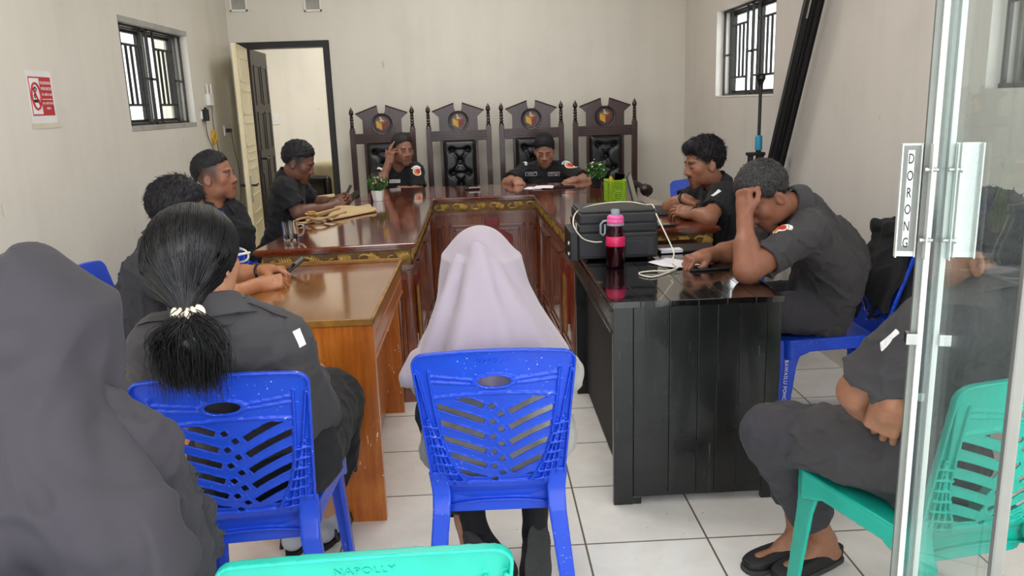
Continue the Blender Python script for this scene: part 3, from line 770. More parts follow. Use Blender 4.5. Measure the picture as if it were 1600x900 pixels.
def throne(label):
    r = thing('carved_armchair', label, 'chair', (0, 0, 0), 0, 'tall carved chairs behind the head table')
    hw = .259
    fin = [(.020, 0), (.020, .008), (.012, .014), (.019, .026), (.012, .038), (.018, .050), (.012, .062), (.018, .074), (.012, .086), (.017, .098), (.010, .108), (.016, .116), (.021, .130), (.018, .148), (.009, .165), (.002, .180)]
    for s in (-1, 1):
        m = MB(); m.box((s*hw-.023, -.02, 0), (s*hw+.023, .026, 1.236), .003); m.lathe([(.023, 0), (.016, .012)], (s*hw, .003, 1.236), 14)
        p = m.build('post', M['throne_wood'], r)
        m = MB(); m.lathe(fin, (s*hw, .003, 1.248), 14); m.build('finial', M['throne_dark'], p, 50)
        m = MB(); m.box((s*hw-.022, -.50, 0), (s*hw+.022, -.456, .66), .004); m.build('leg', M['throne_wood'], r)
        m = MB(); m.tube([(s*hw, 0, .70), (s*hw, -.25, .70), (s*hw, -.46, .69)], .024, 10); m.tube([(s*hw, -.44, .69), (s*hw, -.47, .69), (s*hw, -.545, .685), (s*hw, -.555, .685)], [.03, .048, .05, .03], 14)
        m.build('armrest', M['throne_dark'], r, 50)
    m = MB(); m.box((-hw+.02, -.018, 1.118), (hw-.02, .024, 1.205), .002)
    for z in (1.130, 1.150, 1.172, 1.193): m.box((-hw+.02, -.024, z-.006), (hw-.02, .0, z+.006), .002)
    m.build('top_rail', M['throne_wood'], r)
    zb = 1.205
    out = [(-.166, zb), (-.166, zb+.115), (-.218, zb+.162), (-.036, zb+.226), (-.032, zb+.185), (-.020, zb+.160), (0, zb+.152), (.020, zb+.160), (.032, zb+.185), (.036, zb+.226), (.218, zb+.162), (.166, zb+.115), (.166, zb)]
    m = MB(); m.prism(out, -.012, .016, 'y'); pd = m.build('pediment', M['throne_wood'], r)
    m = MB()
    for s in (-1, 1):
        m.tube([(s*.222, -.006, zb+.164), (s*.036, -.006, zb+.230)], .0075, 6)
    m.build('gable_moulding', M['throne_dark'], pd)
    emblem(pd, (0, -.012, zb+.078), .082)
    for s in (-1, 1):
        m = MB(); m.box((s*.153-.012, -.014, .46), (s*.153+.012, .016, 1.12), .002); m.build('back_stile', M['throne_wood'], r)
    # buttoned black upholstery
    nx, nz = 29, 61; w, z0, z1 = .142, .50, 1.125
    but = [(-.07, 1.04), (.07, 1.04), (0, .94), (-.07, .84), (.07, .84), (0, .74), (-.07, .64), (.07, .64)]
    vs = []; fs = []
    for j in range(nz):
        for i in range(nx):
            x = -w+2*w*i/(nx-1); z = z0+(z1-z0)*j/(nz-1)
            e = min(1, (w-abs(x))/.03)*min(1, min(z-z0, z1-z)/.03); y = -.020-.032*math.sqrt(max(0, e))
            for (bx_, bz) in but:
                d = math.hypot(x-bx_, z-bz); y += .026*math.exp(-(d/.022)**2)
            for (bx_, bz) in but:
                for (cx_, cz_) in but:
                    if (bx_, bz) < (cx_, cz_) and math.hypot(bx_-cx_, bz-cz_) < .15:
                        ax, az = cx_-bx_, cz_-bz; t = max(0, min(1, ((x-bx_)*ax+(z-bz)*az)/(ax*ax+az*az))); d = math.hypot(x-bx_-ax*t, z-bz-az*t); y += .010*math.exp(-(d/.012)**2)
            vs.append((x, min(y, -.006), z))
    for j in range(nz-1):
        for i in range(nx-1): a = j*nx+i; fs.append((a, a+1, a+nx+1, a+nx))
    k = len(vs); vs += [(-w, .012, z0), (w, .012, z0), (w, .012, z1), (-w, .012, z1)]; fs.append((k, k+3, k+2, k+1))
    cm = mesh_np('back_cushion', vs, fs); cu = link('back_cushion', cm, M['leather_black'], r)
    m = MB(); m.box((-w, -.018, z0), (w, .013, z1)); m.build('back_board', M['throne_dark'], r)
    m = MB()
    for j in range(24):
        z = z0+.015+j*.0262
        for s in (-1, 1): m.lathe([(.004, -.002), (.003, .0015)], (0, 0, 0), 6, Matrix.Translation((s*(w-.006), -.028, z)) @ Matrix.Rotation(PI/2, 4, 'X'))
    m.build('brass_nails', M['brass_nail'], cu)
    m = MB()
    for (bx_, bz) in but: m.lathe([(.009, 0), (.007, .004), (.002, .006)], (0, 0, 0), 10, Matrix.Translation((bx_, -.026, bz)) @ Matrix.Rotation(PI/2, 4, 'X'))
    m.build('tufting_buttons', M['leather_black'], cu)
    m = MB(); m.box((-hw+.02, -.49, .38), (hw-.02, .0, .44), .004); m.build('seat_frame', M['throne_wood'], r)
    m = MB(); m.box((-hw+.03, -.48, .44), (hw-.03, -.03, .50), .02); m.build('seat_cushion', M['leather_black'], r, 180)
    return r
TH = [('tall carved chair at the far left, behind the man resting his head', 549.5, 645), ('tall carved chair standing empty between the two men at the head table', 672, 761), ('tall carved chair behind the man reading papers', 784.5, 876), ('tall carved chair standing empty at the right end, behind the flower pot', 899.5, 991)]
t0 = throne(TH[0][0]); YT = 7.13
for i, (lab, pa, pb) in enumerate(TH):
    t = t0 if i == 0 else copy_tree(t0)
    t['label'] = lab; a = at(pa, 200, YT); b = at(pb, 195, YT); t.location = ((a[0]+b[0])/2, YT, 0); t.scale = (1, 1, 1)
# cream armchair in the room beyond
r = thing('leather_armchair', 'cream leather armchair with black cushion in the room beyond the doorway', 'armchair', (-1.70, 8.10, 0), -.7)
def f_arm(P):
    d = smin(smax(rbox(P, (0, .30, .52), (.36, .10, .40), .09), (np.sqrt(P[:, 0]**2+(np.maximum(P[:, 2]-.58, 0))**2)-.36), .03), rbox(P, (-.33, -.02, .36), (.08, .36, .26), .07), .05)
    d = smin(d, rbox(P, (.33, -.02, .36), (.08, .36, .26), .07), .05)
    d = np.minimum(d, rbox(P, (0, -.03, .20), (.30, .34, .14), .03)); return d
sdf_obj('body', f_arm, (-.45, -.45, .02), (.45, .45, 1.0), .012, M['leather_cream'], r)
sdf_obj('cushion', lambda P: np.minimum(rbox(P, (0, -.05, .40), (.25, .30, .07), .05), rbox(P, (-.07, .19, .58), (.17, .05, .19), .05)), (-.4, -.45, .25), (.4, .4, .95), .012, M['leather_black'], r)
for sx in (-1, 1):
    for sy in (-1, 1): m = MB(); m.tube([(sx*.3, sy*.3, 0), (sx*.3, sy*.3, .08)], .02, 8); m.build('foot', M['frame_black'], r)
# ------------------------------------------------------------------ plastic chairs
SW = .0
def yb(x, z):      # centre surface of the reclined, slightly wrapped back
    return -.205 - .30*np.maximum(z-.42, 0) + .42*x*x + .03*np.clip((.5-z)/.1, 0, 1)
def hwid(z): return .170 + .028*np.clip((z-.43)/.40, 0, 1)
def l2(x, z, a, b):
    ax, az = b[0]-a[0], b[1]-a[1]; t = np.clip(((x-a[0])*ax+(z-a[1])*az)/(ax*ax+az*az), 0, 1)
    return np.sqrt((x-a[0]-ax*t)**2 + (z-a[1]-az*t)**2)
def poly2(x, z, pts): 
    d = l2(x, z, pts[0], pts[1])
    for a, b in zip(pts[1:-1], pts[2:]): d = np.minimum(d, l2(x, z, a, b))
    return d
INNER = [(.158, .80), (.150, .70), (.138, .60), (.118, .53), (.085, .465), (.078, .452)]
SL_L = [((-.030, .655-.046*k), 26) for k in range(-1, 5)]
SL_R = [((.034, .680-.046*k), 33) for k in range(0, 6)]
def slot2(x, z):
    """2-D distance to the herringbone openings (negative inside)"""
    d = np.full_like(x, 9.)
    for (p, a) in SL_L:
        ca, sa = math.cos(math.radians(a)), math.sin(math.radians(a)); u = -(x-p[0])*ca + (z-p[1])*sa; v = (x-p[0])*sa + (z-p[1])*ca
        v = v - .35*np.maximum(u, 0)**2*0 + .55*u*u
        d = np.minimum(d, np.maximum(np.abs(v)-.0082, np.maximum(-u, u-.135)))
    for (p, a) in SL_R:
        ca, sa = math.cos(math.radians(a)), math.sin(math.radians(a)); u = (x-p[0])*ca + (z-p[1])*sa; v = -(x-p[0])*sa + (z-p[1])*ca
        v = v + .9*u*u
        d = np.minimum(d, np.maximum(np.abs(v)-.0082, np.maximum(-u, u-.135)))
    xi = np.interp(z, [.452, .465, .53, .60, .70, .80], [.078, .085, .118, .138, .150, .158])
    arch = .728 - .35*x*x*1.6
    d = np.maximum(d, np.maximum(np.abs(x)-xi+.008, np.maximum(z-arch, .478-z+.4*x*x)))
    for k in range(6):
        for (px, pz) in ((-.009, .700-.046*k), (.012, .677-.046*k)):
            if pz < .47: continue
            c, s = math.cos(.5), math.sin(.5); u = (x-px)*c+(z-pz)*s; v = -(x-px)*s+(z-pz)*c
            d = np.minimum(d, np.maximum(np.abs(u), np.abs(v))-.0068)
    oval = (np.sqrt((x/.044)**2+((z-.772)/.0155)**2)-1)*.0155
    return np.minimum(d, oval)
def f_back(P):
    x, y, z = P[:, 0], P[:, 1], P[:, 2]
    w = (y - yb(x, z))*.95; hw = hwid(z); ztop = .846 + .016*(1-(x/.2)**2); ax = np.abs(x)
    zlow = .372 + .018*np.clip((ax-.07)/.08, 0, 1)*0 + .022*(1-(x/.16)**2)
    outl = np.maximum(ax-hw, np.maximum(z-ztop, zlow-z))
    rc = np.maximum(ax-(hw-.03), z-(ztop-.03)); corner = np.sqrt(np.maximum(ax-(hw-.03), 0)**2+np.maximum(z-(ztop-.03), 0)**2)-.03
    outl = np.maximum(np.maximum(outl, np.where((ax > hw-.03) & (z > ztop-.03), corner, -9.)), zlow-z)
    d = np.maximum(np.abs(w)-.0026, outl)
    d = smax(d, -slot2(x, z), .0025)
    # raised ribs on the rear face
    rib = np.abs(outl+.0028)-.0030                                            # outer rim
    rib_h = np.maximum(rib, np.maximum(-w-.015, w))
    r2 = poly2(ax, z, INNER)-.0030; r2 = np.maximum(r2, .43-z); rib_h = np.minimum(rib_h, np.maximum(r2, np.maximum(-w-.011, w)))
    r3 = np.minimum(l2(ax, z, (.186, .80), (.157, .62)), l2(ax, z, (.157, .62), (.128, .45)))-.0025
    r3 = np.minimum(r3, l2(ax, z, (.162, .655), (.110, .455))-.0025); r3 = np.minimum(r3, l2(ax, z, (.170, .665), (.146, .455))-.0025)
    rib_h = np.minimum(rib_h, np.maximum(r3, np.maximum(-w-.013, w)))
    for k in range(7):                                                        # ladder webs
        zz = .645-.029*k; xo = .178-.004*k; xi_ = np.interp(zz, [.452, .53, .60, .70], [.085, .118, .138, .150])
        rib_h = np.minimum(rib_h, np.maximum(l2(ax, z, (xi_, zz-.003), (xo, zz))-.0028, np.maximum(-w-.017+.25*np.maximum(ax-xi_-.02, 0), w)))
    ov = np.abs((np.sqrt((x/.047)**2+((z-.772)/.0185)**2)-1)*.0185)-.0028; rib_h = np.minimum(rib_h, np.maximum(ov, np.maximum(-w-.0085, w)))
    for (a, b) in (((.046, .776), (.156, .788)), ((.046, .764), (.156, .772))):
        rib_h = np.minimum(rib_h, np.maximum(l2(ax, z, a, b)-.0035, np.maximum(-w-.0065, w)))
    rib_h = np.minimum(rib_h, np.maximum(np.abs(z-(.738-.5*x*x))-.0035, np.maximum(ax-.152, np.maximum(-w-.0075, w))))
    # border of the slots
    sl = np.maximum(np.abs(slot2(x, z)-.0022)-.0014, np.maximum(-w-.0052, w)); sl = np.maximum(sl, np.maximum(z-.735, outl+.03))
    rib_h = np.minimum(rib_h, sl)
    band = np.maximum(np.maximum(np.abs(z-.452)-.012, ax-.15), np.maximum(-w-.009, w)); rib_h = smin(rib_h, band, .004)
    return np.minimum(d, rib_h)
def f_seat(P):
    x, y, z = P[:, 0], P[:, 1], P[:, 2]
    dish = .437 - .012*np.clip(1-(x/.17)**2, 0, 1)*np.clip(1-((y-.01)/.2)**2, 0, 1) - .014*np.clip((y-.17)/.05, 0, 1)**2
    q = np.abs(np.stack([x, y-.020], 1)) - np.array([.150+.0, .150], F32); q[:, 0] += .035 - .055*np.clip((y+.2)/.4, 0, 1)
    o = np.sqrt((np.maximum(q, 0)**2).sum(1))+np.minimum(q.max(1), 0)-.045
    top = np.maximum(np.abs(z-dish)-.0035, o)
    skirt = np.maximum(np.abs(o+.003)-.0035, np.maximum(z-.438, .438-.052-.03*np.clip((np.abs(y-.0)-.10)/.08, 0, 1)-z))
    return smin(top, skirt, .006)
def f_leg(front, s):
    def f(P):
        x, y, z = P[:, 0]*s, P[:, 1], P[:, 2]; t = np.clip(1-z/.43, 0, 1)
        if front: cx, cy = .168+.028*t, .178+.045*t
        else: cx, cy = .146+.048*t, -.212-.050*t
        hx = .024-.006*t; hy = (.038-.014*t + .020*np.clip(1-t*4, 0, 1)) if front else (.020-.003*t)
        if not front:
            u = np.clip((z-.385)/.115, 0, 1); cy = (1-u)*cy + u*(yb(.15, z)-.004); hy = hy*(1-u)+.006*u; cx = cx + .010*u
        top = .435 if front else .50
        d = np.maximum(np.maximum(np.abs(x-cx)-hx, np.abs(y-cy)-hy), np.maximum(-z, z-top))
        iy = cy-(.008 if front else -.008)
        cav = np.maximum(np.maximum(np.abs(x-(cx-.007))-(hx-.004), np.abs(y-iy)-(hy-.004)), z-.40)
        return smax(d, -cav, .003)
    return f
def make_chair(name, label, mat, group):
    r = thing(name, label, 'chair', (0, 0, 0), 0, group)
    b = sdf_obj('backrest', f_back, (-.215, -.36, .360), (.215, -.14, .876), .0027, mat, r, smooth_it=1, margin=.03)
    me = text_mesh('NAPOLLY', .017, .0012, 1.15); v = np.array([q.co[:] for q in me.vertices])
    x = v[:, 0]; z = .828+v[:, 1]; y = yb(x, z)-.0030-v[:, 2]
    for q, c in zip(me.vertices, np.stack([x, y, z], 1)): q.co = c
    link('embossed_lettering', me, mat, b)
    sdf_obj('seat', f_seat, (-.235, -.235, .34), (.235, .235, .46), .004, mat, r)
    for fr in (True, False):
        for s in (-1, 1):
            sdf_obj('leg', f_leg(fr, s), (min(s*.11, s*.225), (.10 if fr else -.30), -.004), (max(s*.11, s*.225), (.26 if fr else -.11), .44 if fr else .51), .0035, mat, r)
    return r
def recolor(root, mat):
    for ch in root.children_recursive:
        ch.data = ch.data.copy(); ch.data.materials.clear(); ch.data.materials.append(mat)
BLUE_G, TEAL_G = 'blue plastic chairs', 'teal plastic chairs'
blue0 = make_chair('plastic_chair', '', M['blue_plastic'], BLUE_G)
teal0 = copy_tree(blue0); recolor(teal0, M['teal_plastic']); teal0['group'] = TEAL_G
_first = {'b': True, 't': True}
def chair(kind, label, x, y, heading, sc=1.0):
    """heading: degrees the sitter is turned to the left of looking into the room"""
    src = blue0 if kind == 'b' else teal0
    c = src if _first[kind] else copy_tree(src); _first[kind] = False
    c.location = (x, y, 0); c.rotation_euler = (0, 0, math.radians(heading)); c['label'] = label; c.scale = (sc,)*3
    return c
chair('b', 'blue plastic chair in the middle foreground under the woman in the lilac hijab', .018, 2.15, -1)
chair('b', 'blue plastic chair with paint flecks under the woman with the ponytail', -.630, 2.05, 5)
chair('b', 'blue plastic chair under the woman in the dark grey hijab, lower left corner', -.70, 1.18, 0)
chair('b', 'blue plastic chair at the left wall, behind the man seated at the orange desk', -1.235, 3.15, -86)
chair('b', 'lower blue plastic chair of the pair stacked empty against the left table wing', -1.01, 4.28, -90)
chair('b', 'upper blue plastic chair of the pair stacked empty against the left table wing', -1.025, 4.255, -90).location.z = .055
chair('b', 'blue plastic chair under the man at the left wall with shaved temples', -1.43, 4.47, -143)
chair('b', 'blue plastic chair under the man texting beside the doorway', -1.25, 5.14, -84)
chair('b', 'blue plastic chair standing empty near the right wall, beyond the man with the moustache', 1.44, 5.30, 165)
chair('b', 'blue plastic chair that the man with the moustache sits on', 1.30, 4.36, 84)
chair_j = chair('b', 'blue plastic chair with white lettering on its leg and a black jacket over its back', 1.43, 3.31, 88)
chair('t', 'teal plastic chair in the bottom foreground, only its back rim in view', -.185, 1.287, 2)
chair('t', 'teal plastic chair behind the glass door under the man with crossed legs', 1.065, 1.815, 9)
leg_j = [c for c in chair_j.children if c.name.startswith('leg')]
leg_j = min(leg_j, key=lambda c: sum(((v.co - Vector((-.19, .2, .2))).length for v in list(c.data.vertices)[:60])))
lettering('leg_lettering', 'BAWASLU POHO', .021, M['patch_white'], leg_j, (-.2135, .205, .27), (-.06, .05, -1), (.0, -1, -0.05), .0006, 1.1)
# ------------------------------------------------------------------ people: heads, hands, bodies, clothes
def pt(p): return at(*p) if not isinstance(p, np.ndarray) else p
def head_sdf(L, o):
    """L: points in the head's own frame (x right, y face, z up); about 0.25 m from chin to crown"""
    ax = np.abs(L[:, 0]); Q = L.copy(); Q[:, 0] = ax
    fw = o.get('facew', 1.0)
    d = ell(L, (0, -.012, .045), (.0745, .095, .086))
    d = smin(d, ell(L, (0, .022, -.026), (.060*fw, .064, .078)), .03)
    d = smin(d, ell(Q, (.043*fw, .006, -.060), (.017, .042, .030)), .03)                    # jaw angle
    d = smin(d, ell(L, (0, .064, -.096), (.026*fw, .019, .018)), .024)                       # chin
    d = smin(d, ell(Q, (.043*fw, .056, -.010), (.020, .018, .020)), .030)                    # cheekbone
    d = smin(d, ell(Q, (.026, .080, .030), (.024, .008, .007)), .016)                     # brow ridge
    d = smax(d, -ell(Q, (.0315, .105, .009), (.020, .017, .0125)), .014)                  # eye socket
    d = smin(d, ell(Q, (.0315, .0735, .010), (.0150, .0135, .0110)), .004)                 # eyeball and lids
    nb = o.get('nose', 1.0)
    d = smin(d, seg(L, (0, .083, .018), (0, .0985+.003*nb, -.021), .0070, .0108), .014)     # nose
    d = smin(d, ell(Q, (.0140*nb, .0925, -.0255), (.0088, .0100, .0078)), .007)
    d = smax(d, -ell(Q, (.0072, .0965, -.0345), (.0035, .006, .0035)), .004)
    d = smin(d, ell(L, (0, .068, -.056), (.034, .016, .028)), .030)                        # mouth mound
    d = smin(d, ell(L, (0, .0845, -.0540), (.0225, .0065, .0050)), .006)                   # lips
    d = smin(d, ell(L, (0, .0830, -.0645), (.0195, .0068, .0056)), .006)
    d = smax(d, -ell(L, (0, .0935, -.0592), (.0180, .0060, .0012)), .003)
    # ears
    Eq = (Q - np.array((.0765, -.010, -.004), F32))
    t = 12*PI/180; ey = Eq[:, 1]*math.cos(t)+Eq[:, 2]*math.sin(t); ez = Eq[:, 2]*math.cos(t)-Eq[:, 1]*math.sin(t)
    ew = Eq[:, 0] + .35*ey
    e = (np.sqrt((ey/.0165)**2+(ez/.0285)**2+(ew/.008)**2)-1)*.008
    cav = (np.sqrt(((ey-.003)/.009)**2+((ez-.002)/.017)**2+((ew-.009)/.006)**2)-1)*.006
    e = smax(e, -cav, .003)
    d = smin(d, e, .004)
    return d
HL_Y, HL_Z = (-.12, -.085, -.05, -.022, .010, .030, .058, .075, .11), (-.055, -.055, -.030, .020, .012, .045, .062, .084, .086)
def hair_sdf(L, o):
    st = o.get('hair', {})
    t = st.get('t', .011); side = st.get('side', .007)
    ax = np.abs(L[:, 0])
    d = ell(L, (0, -.014, .047+t*.3), (.077+side, .098+t*.8, .088+t))
    if 'top' in st:
        for (c, r) in st['top']: d = smin(d, ell(L, c, r), .025)
    n = st.get('noise', .0035)
    d = d + n*wav(L, st.get('nscale', .028), 11)
    ys = st.get('line_y', HL_Y); zs = st.get('line_z', HL_Z)
    hl = np.interp(L[:, 1], ys, zs) + .003*wav(L, .025, 5)
    d = d + st.get('taper', .007)*np.exp(-np.maximum(L[:, 2]-hl, 0)/.018)
    d = smax(d, (hl - L[:, 2])*.55, .005)
    d = np.maximum(d, -(ell(np.stack([ax, L[:, 1], L[:, 2]], 1), (.082, -.010, -.004), (.022, .018, .030))))
    return d
def skin_paint(L, o, base):
    base = np.array(srgb(base)); c = np.repeat(base[None], len(L), 0).astype(F32)
    x, y, z = L[:, 0], L[:, 1], L[:, 2]; ax = np.abs(x)
    def blend(m, col): 
        nonlocal c
        c = c*(1-m[:, None]) + np.array(col, F32)[None]*m[:, None]
    sm = lambda v, a, b: np.clip((v-a)/(b-a), 0, 1)
    c = c*(1 - .10*np.exp(-((ax-.031)/.02)**2-((z-.006)/.014)**2)*(y > .05))[:, None]
    c = c*(np.array([1.06, .95, .92])[None]**(np.exp(-((ax-.045)/.025)**2-((z+.02)/.025)**2)*(y > .03))[:, None])
    blend(sm(1-np.maximum(ax/.025, np.abs(z+.0595)/.0115), 0, .3)*(y > .065)*.75, base*np.array([.78, .48, .46]))
    blend(.7*np.exp(-((z+.0593)/.0016)**4)*(ax < .024)*(y > .06), base*.30)
    if o.get('stubble', .0): blend(o['stubble']*sm(-z, .030, .050)*sm(y, .0, .03)*(ax > -1)*(z > -.125), base*.35)
    if o.get('moustache', 0): blend(o['moustache']*np.exp(-((z+.0435)/.0055)**4)*sm(.030-ax, 0, .006)*(y > .08), (.008, .007, .007))
    if o.get('goatee', 0): blend(o['goatee']*np.exp(-((z+.092)/.016)**4)*sm(.022-ax, 0, .008)*(y > .06), (.01, .009, .009))
    bz = .033 - 5.5*np.maximum(ax-.036, 0)**1.6 + .05*np.minimum(ax-.03, 0)*0
    blend(.92*np.exp(-((z-bz)/.0052)**4)*sm(ax, .009, .014)*sm(.054-ax, 0, .010)*(y > .05), (.010, .008, .008))
    op = o.get('eyes', 'open')
    if op == 'open':
        ez = z - .0095
        m = ((ax-.0315)/.0125)**2 + (ez/.0040)**2
        blend((m < 1)*(y > .06)*1.0, (.36, .32, .29))
        gx = o.get('gaze', 0.0); k = ((x-np.sign(x)*.031-gx)/.0058)**2 + ((ez-.0006)/.0054)**2
        blend((k < 1)*(m < 1.1)*(y > .06), (.012, .008, .006))
        blend(.85*np.exp(-((ez-.0055+7*(ax-.031)**2*2)/.0022)**4)*(np.abs(ax-.031) < .0145)*(y > .06), (.012, .010, .010))
    else:
        blend(.85*np.exp(-((z-.0035+14*-(ax-.031)**2*-1)/.0022)**4)*(np.abs(ax-.031) < .0150)*(y > .055), (.02, .013, .011))
    if o.get('hair'):
        st = o['hair']; hl = np.interp(y, st.get('line_y', HL_Y), st.get('line_z', HL_Z)); e_ = np.clip((z-hl+.010)/.012, 0, 1)
        ear = np.exp(-((ax-.085)/.016)**2-((y+.006)/.020)**2-((z+.002)/.032)**2)
        blend(.80*e_*(1-np.clip(1.5*ear, 0, 1))*(.75+.25*np.sin(y*900)*np.sin(z*700+ax*500)), (.018, .015, .015))
    if o.get('fade', 0):
        f = o['fade']*sm(z, -.040, .020)*sm(.058-y, -.0, .03)*(ax > .0)
        f = f*(1-np.exp(-((ax-.085)/.016)**2-((y+.006)/.022)**2-((z+.002)/.034)**2))
        blend(np.clip(f, 0, 1), (.022, .018, .018))
    return c
FING = [(.030, .090, (.040, .025, .021), .0092), (.0105, .094, (.044, .029, .022), .0095), (-.0095, .091, (.041, .027, .021), .0090), (-.0275, .084, (.032, .020, .018), .0080)]
POSE = {  # bend of the three joints of index, middle, ring, little (degrees, cumulative steps) and the thumb's points
 'flat': ((8, 10, 6),)*4, 'relax': ((22, 30, 18), (28, 34, 20), (34, 38, 22), (40, 40, 24)), 'curl': ((48, 55, 30), (55, 60, 32), (60, 62, 34), (62, 62, 34)),
 'fist': ((75, 92, 55),)*4, 'pinch': ((45, 48, 25), (52, 55, 28), (50, 62, 35), (48, 66, 38)), 'hold': ((35, 62, 40), (42, 66, 42), (48, 68, 42), (52, 66, 40)),
 'drape': ((18, 22, 12), (24, 28, 14), (28, 32, 16), (24, 30, 16)), 'support': ((14, 16, 10), (10, 14, 8), (38, 40, 22), (46, 46, 26)),
}
THUMB = {'flat': ((.022, .018, -.004), (.052, .050, -.012), (.066, .078, -.014), (.072, .098, -.012)), 'in': ((.022, .016, -.006), (.046, .046, -.022), (.044, .076, -.032), (.034, .096, -.036)),
         'over': ((.022, .016, -.008), (.044, .044, -.028), (.030, .066, -.044), (.012, .074, -.050)), 'up': ((.022, .016, .0), (.050, .046, -.004), (.056, .078, .0), (.056, .100, .004))}
def hand_sdf(L, pose='relax', thumb='in', spread=5.0):
    d = rbox(L, (.001, .050, 0), (.0395, .046, .0135), .012)
    d = smin(d, ell(L, (.020, .034, -.008), (.020, .030, .014)), .012)
    d = smin(d, ell(L, (-.022, .040, -.006), (.016, .034, .014)), .012)
    fs = None
    for i, (bx, by, ln, r) in enumerate(FING):
        b = POSE[pose][i]; az = math.radians(spread*(1.2-i*.8)); p = np.array([bx, by-.006, 0.]); ang = 0; f = None
        for j in range(3):
            ang += math.radians(b[j]); v = np.array([math.sin(az)*math.cos(ang), math.cos(az)*math.cos(ang), -math.sin(ang)]); q = p+v*ln[j]
            s = seg(L, p, q, r*(1-.10*j), r*(1-.10*(j+1))); f = s if f is None else smin(f, s, .002); p = q
        d = smin(d, ell(L, (bx, by-.006, .004), (.0095, .012, .009)), .006)
        fs = f if fs is None else np.minimum(fs, f)
    d = smin(d, fs, .005)
    T = THUMB[thumb]; t = smin(seg(L, T[0], T[1], .0150, .0115), smin(seg(L, T[1], T[2], .0108, .0098), seg(L, T[2], T[3], .0098, .0078), .003), .004)
    return smin(d, t, .009)
def arm_fn(S, E, W, hf, hb, side, pose, thumb, sc=1.0, fat=1.0):
    """side +1 = right arm (thumb on +x when the back of the hand looks up and the fingers forward means left of it)"""
    R = frame(hf, hb); 
    def f(P):
        d = smin(seg(P, S, E, .050*fat, .040*fat), seg(P, E, W, .041*fat, .0265), .02)
        m = E + (W-E)*.28; d = smin(d, seg(P, E+(W-E)*.08, E+(W-E)*.42, .040*fat, .0405*fat), .025)
        L = ((P - W.astype(F32)) @ R.T.astype(F32))/sc
        L[:, 0] *= -side
        L[:, 1] += .008
        near = np.einsum('ij,ij->i', L, L) < .30**2
        h = np.full(len(P), .3, F32)
        if near.any(): h[near] = hand_sdf(L[near], pose, thumb)*sc
        wr = seg(P, W-nrm(W-E)*.05, W+nrm(hf)*.03, .0265, .026)
        d = smin(d, smin(h, wr, .018), .014)
        return d
    return f
def bounds(pts, pad):
    a = np.array(pts); return a.min(0)-pad, a.max(0)+pad
def torso_fn(s, g, belly=0.0, depth=.66):
    """torso volume; g grows it"""
    fr = nrm(s['front']); k = 1/depth-1
    pel, ch, N = s['pel'], s['ch'], s['N']; w = s.get('w', 1.0); mid = pel*.5+ch*.5 + fr*s.get('belly', .02)
    def f(P):
        Q = P + (k*(P @ fr.astype(F32)))[:, None]*fr.astype(F32)
        q = lambda v: v + fr*k*float(v @ fr)
        d = smin(seg(Q, q(pel), q(mid), .160*w+g, .150*w+g+belly), seg(Q, q(mid), q(ch), .150*w+g+belly, .160*w+g), .04)
        up = N*.72+ch*.28
        d = smin(d, seg(Q, q(ch), q(up), .158*w+g, .105*w+g), .04)*.8
        for S_ in (s['SL'], s['SR']):
            ins = S_ + (N-S_)*.18
            d = smin(d, seg(P, N + (ch-N)*.26, ins, .058+g, .054*s.get('w', 1)+g), .045)
            d = smin(d, seg(P, S_, ch + (S_-N)*.55, .052+g, .06+g), .05)
        d = smin(d, seg(P, N+(ch-N)*.10, N + nrm(s['head']-N)*.03, .058+min(g, .004), .050), .03)
        return d
    return f
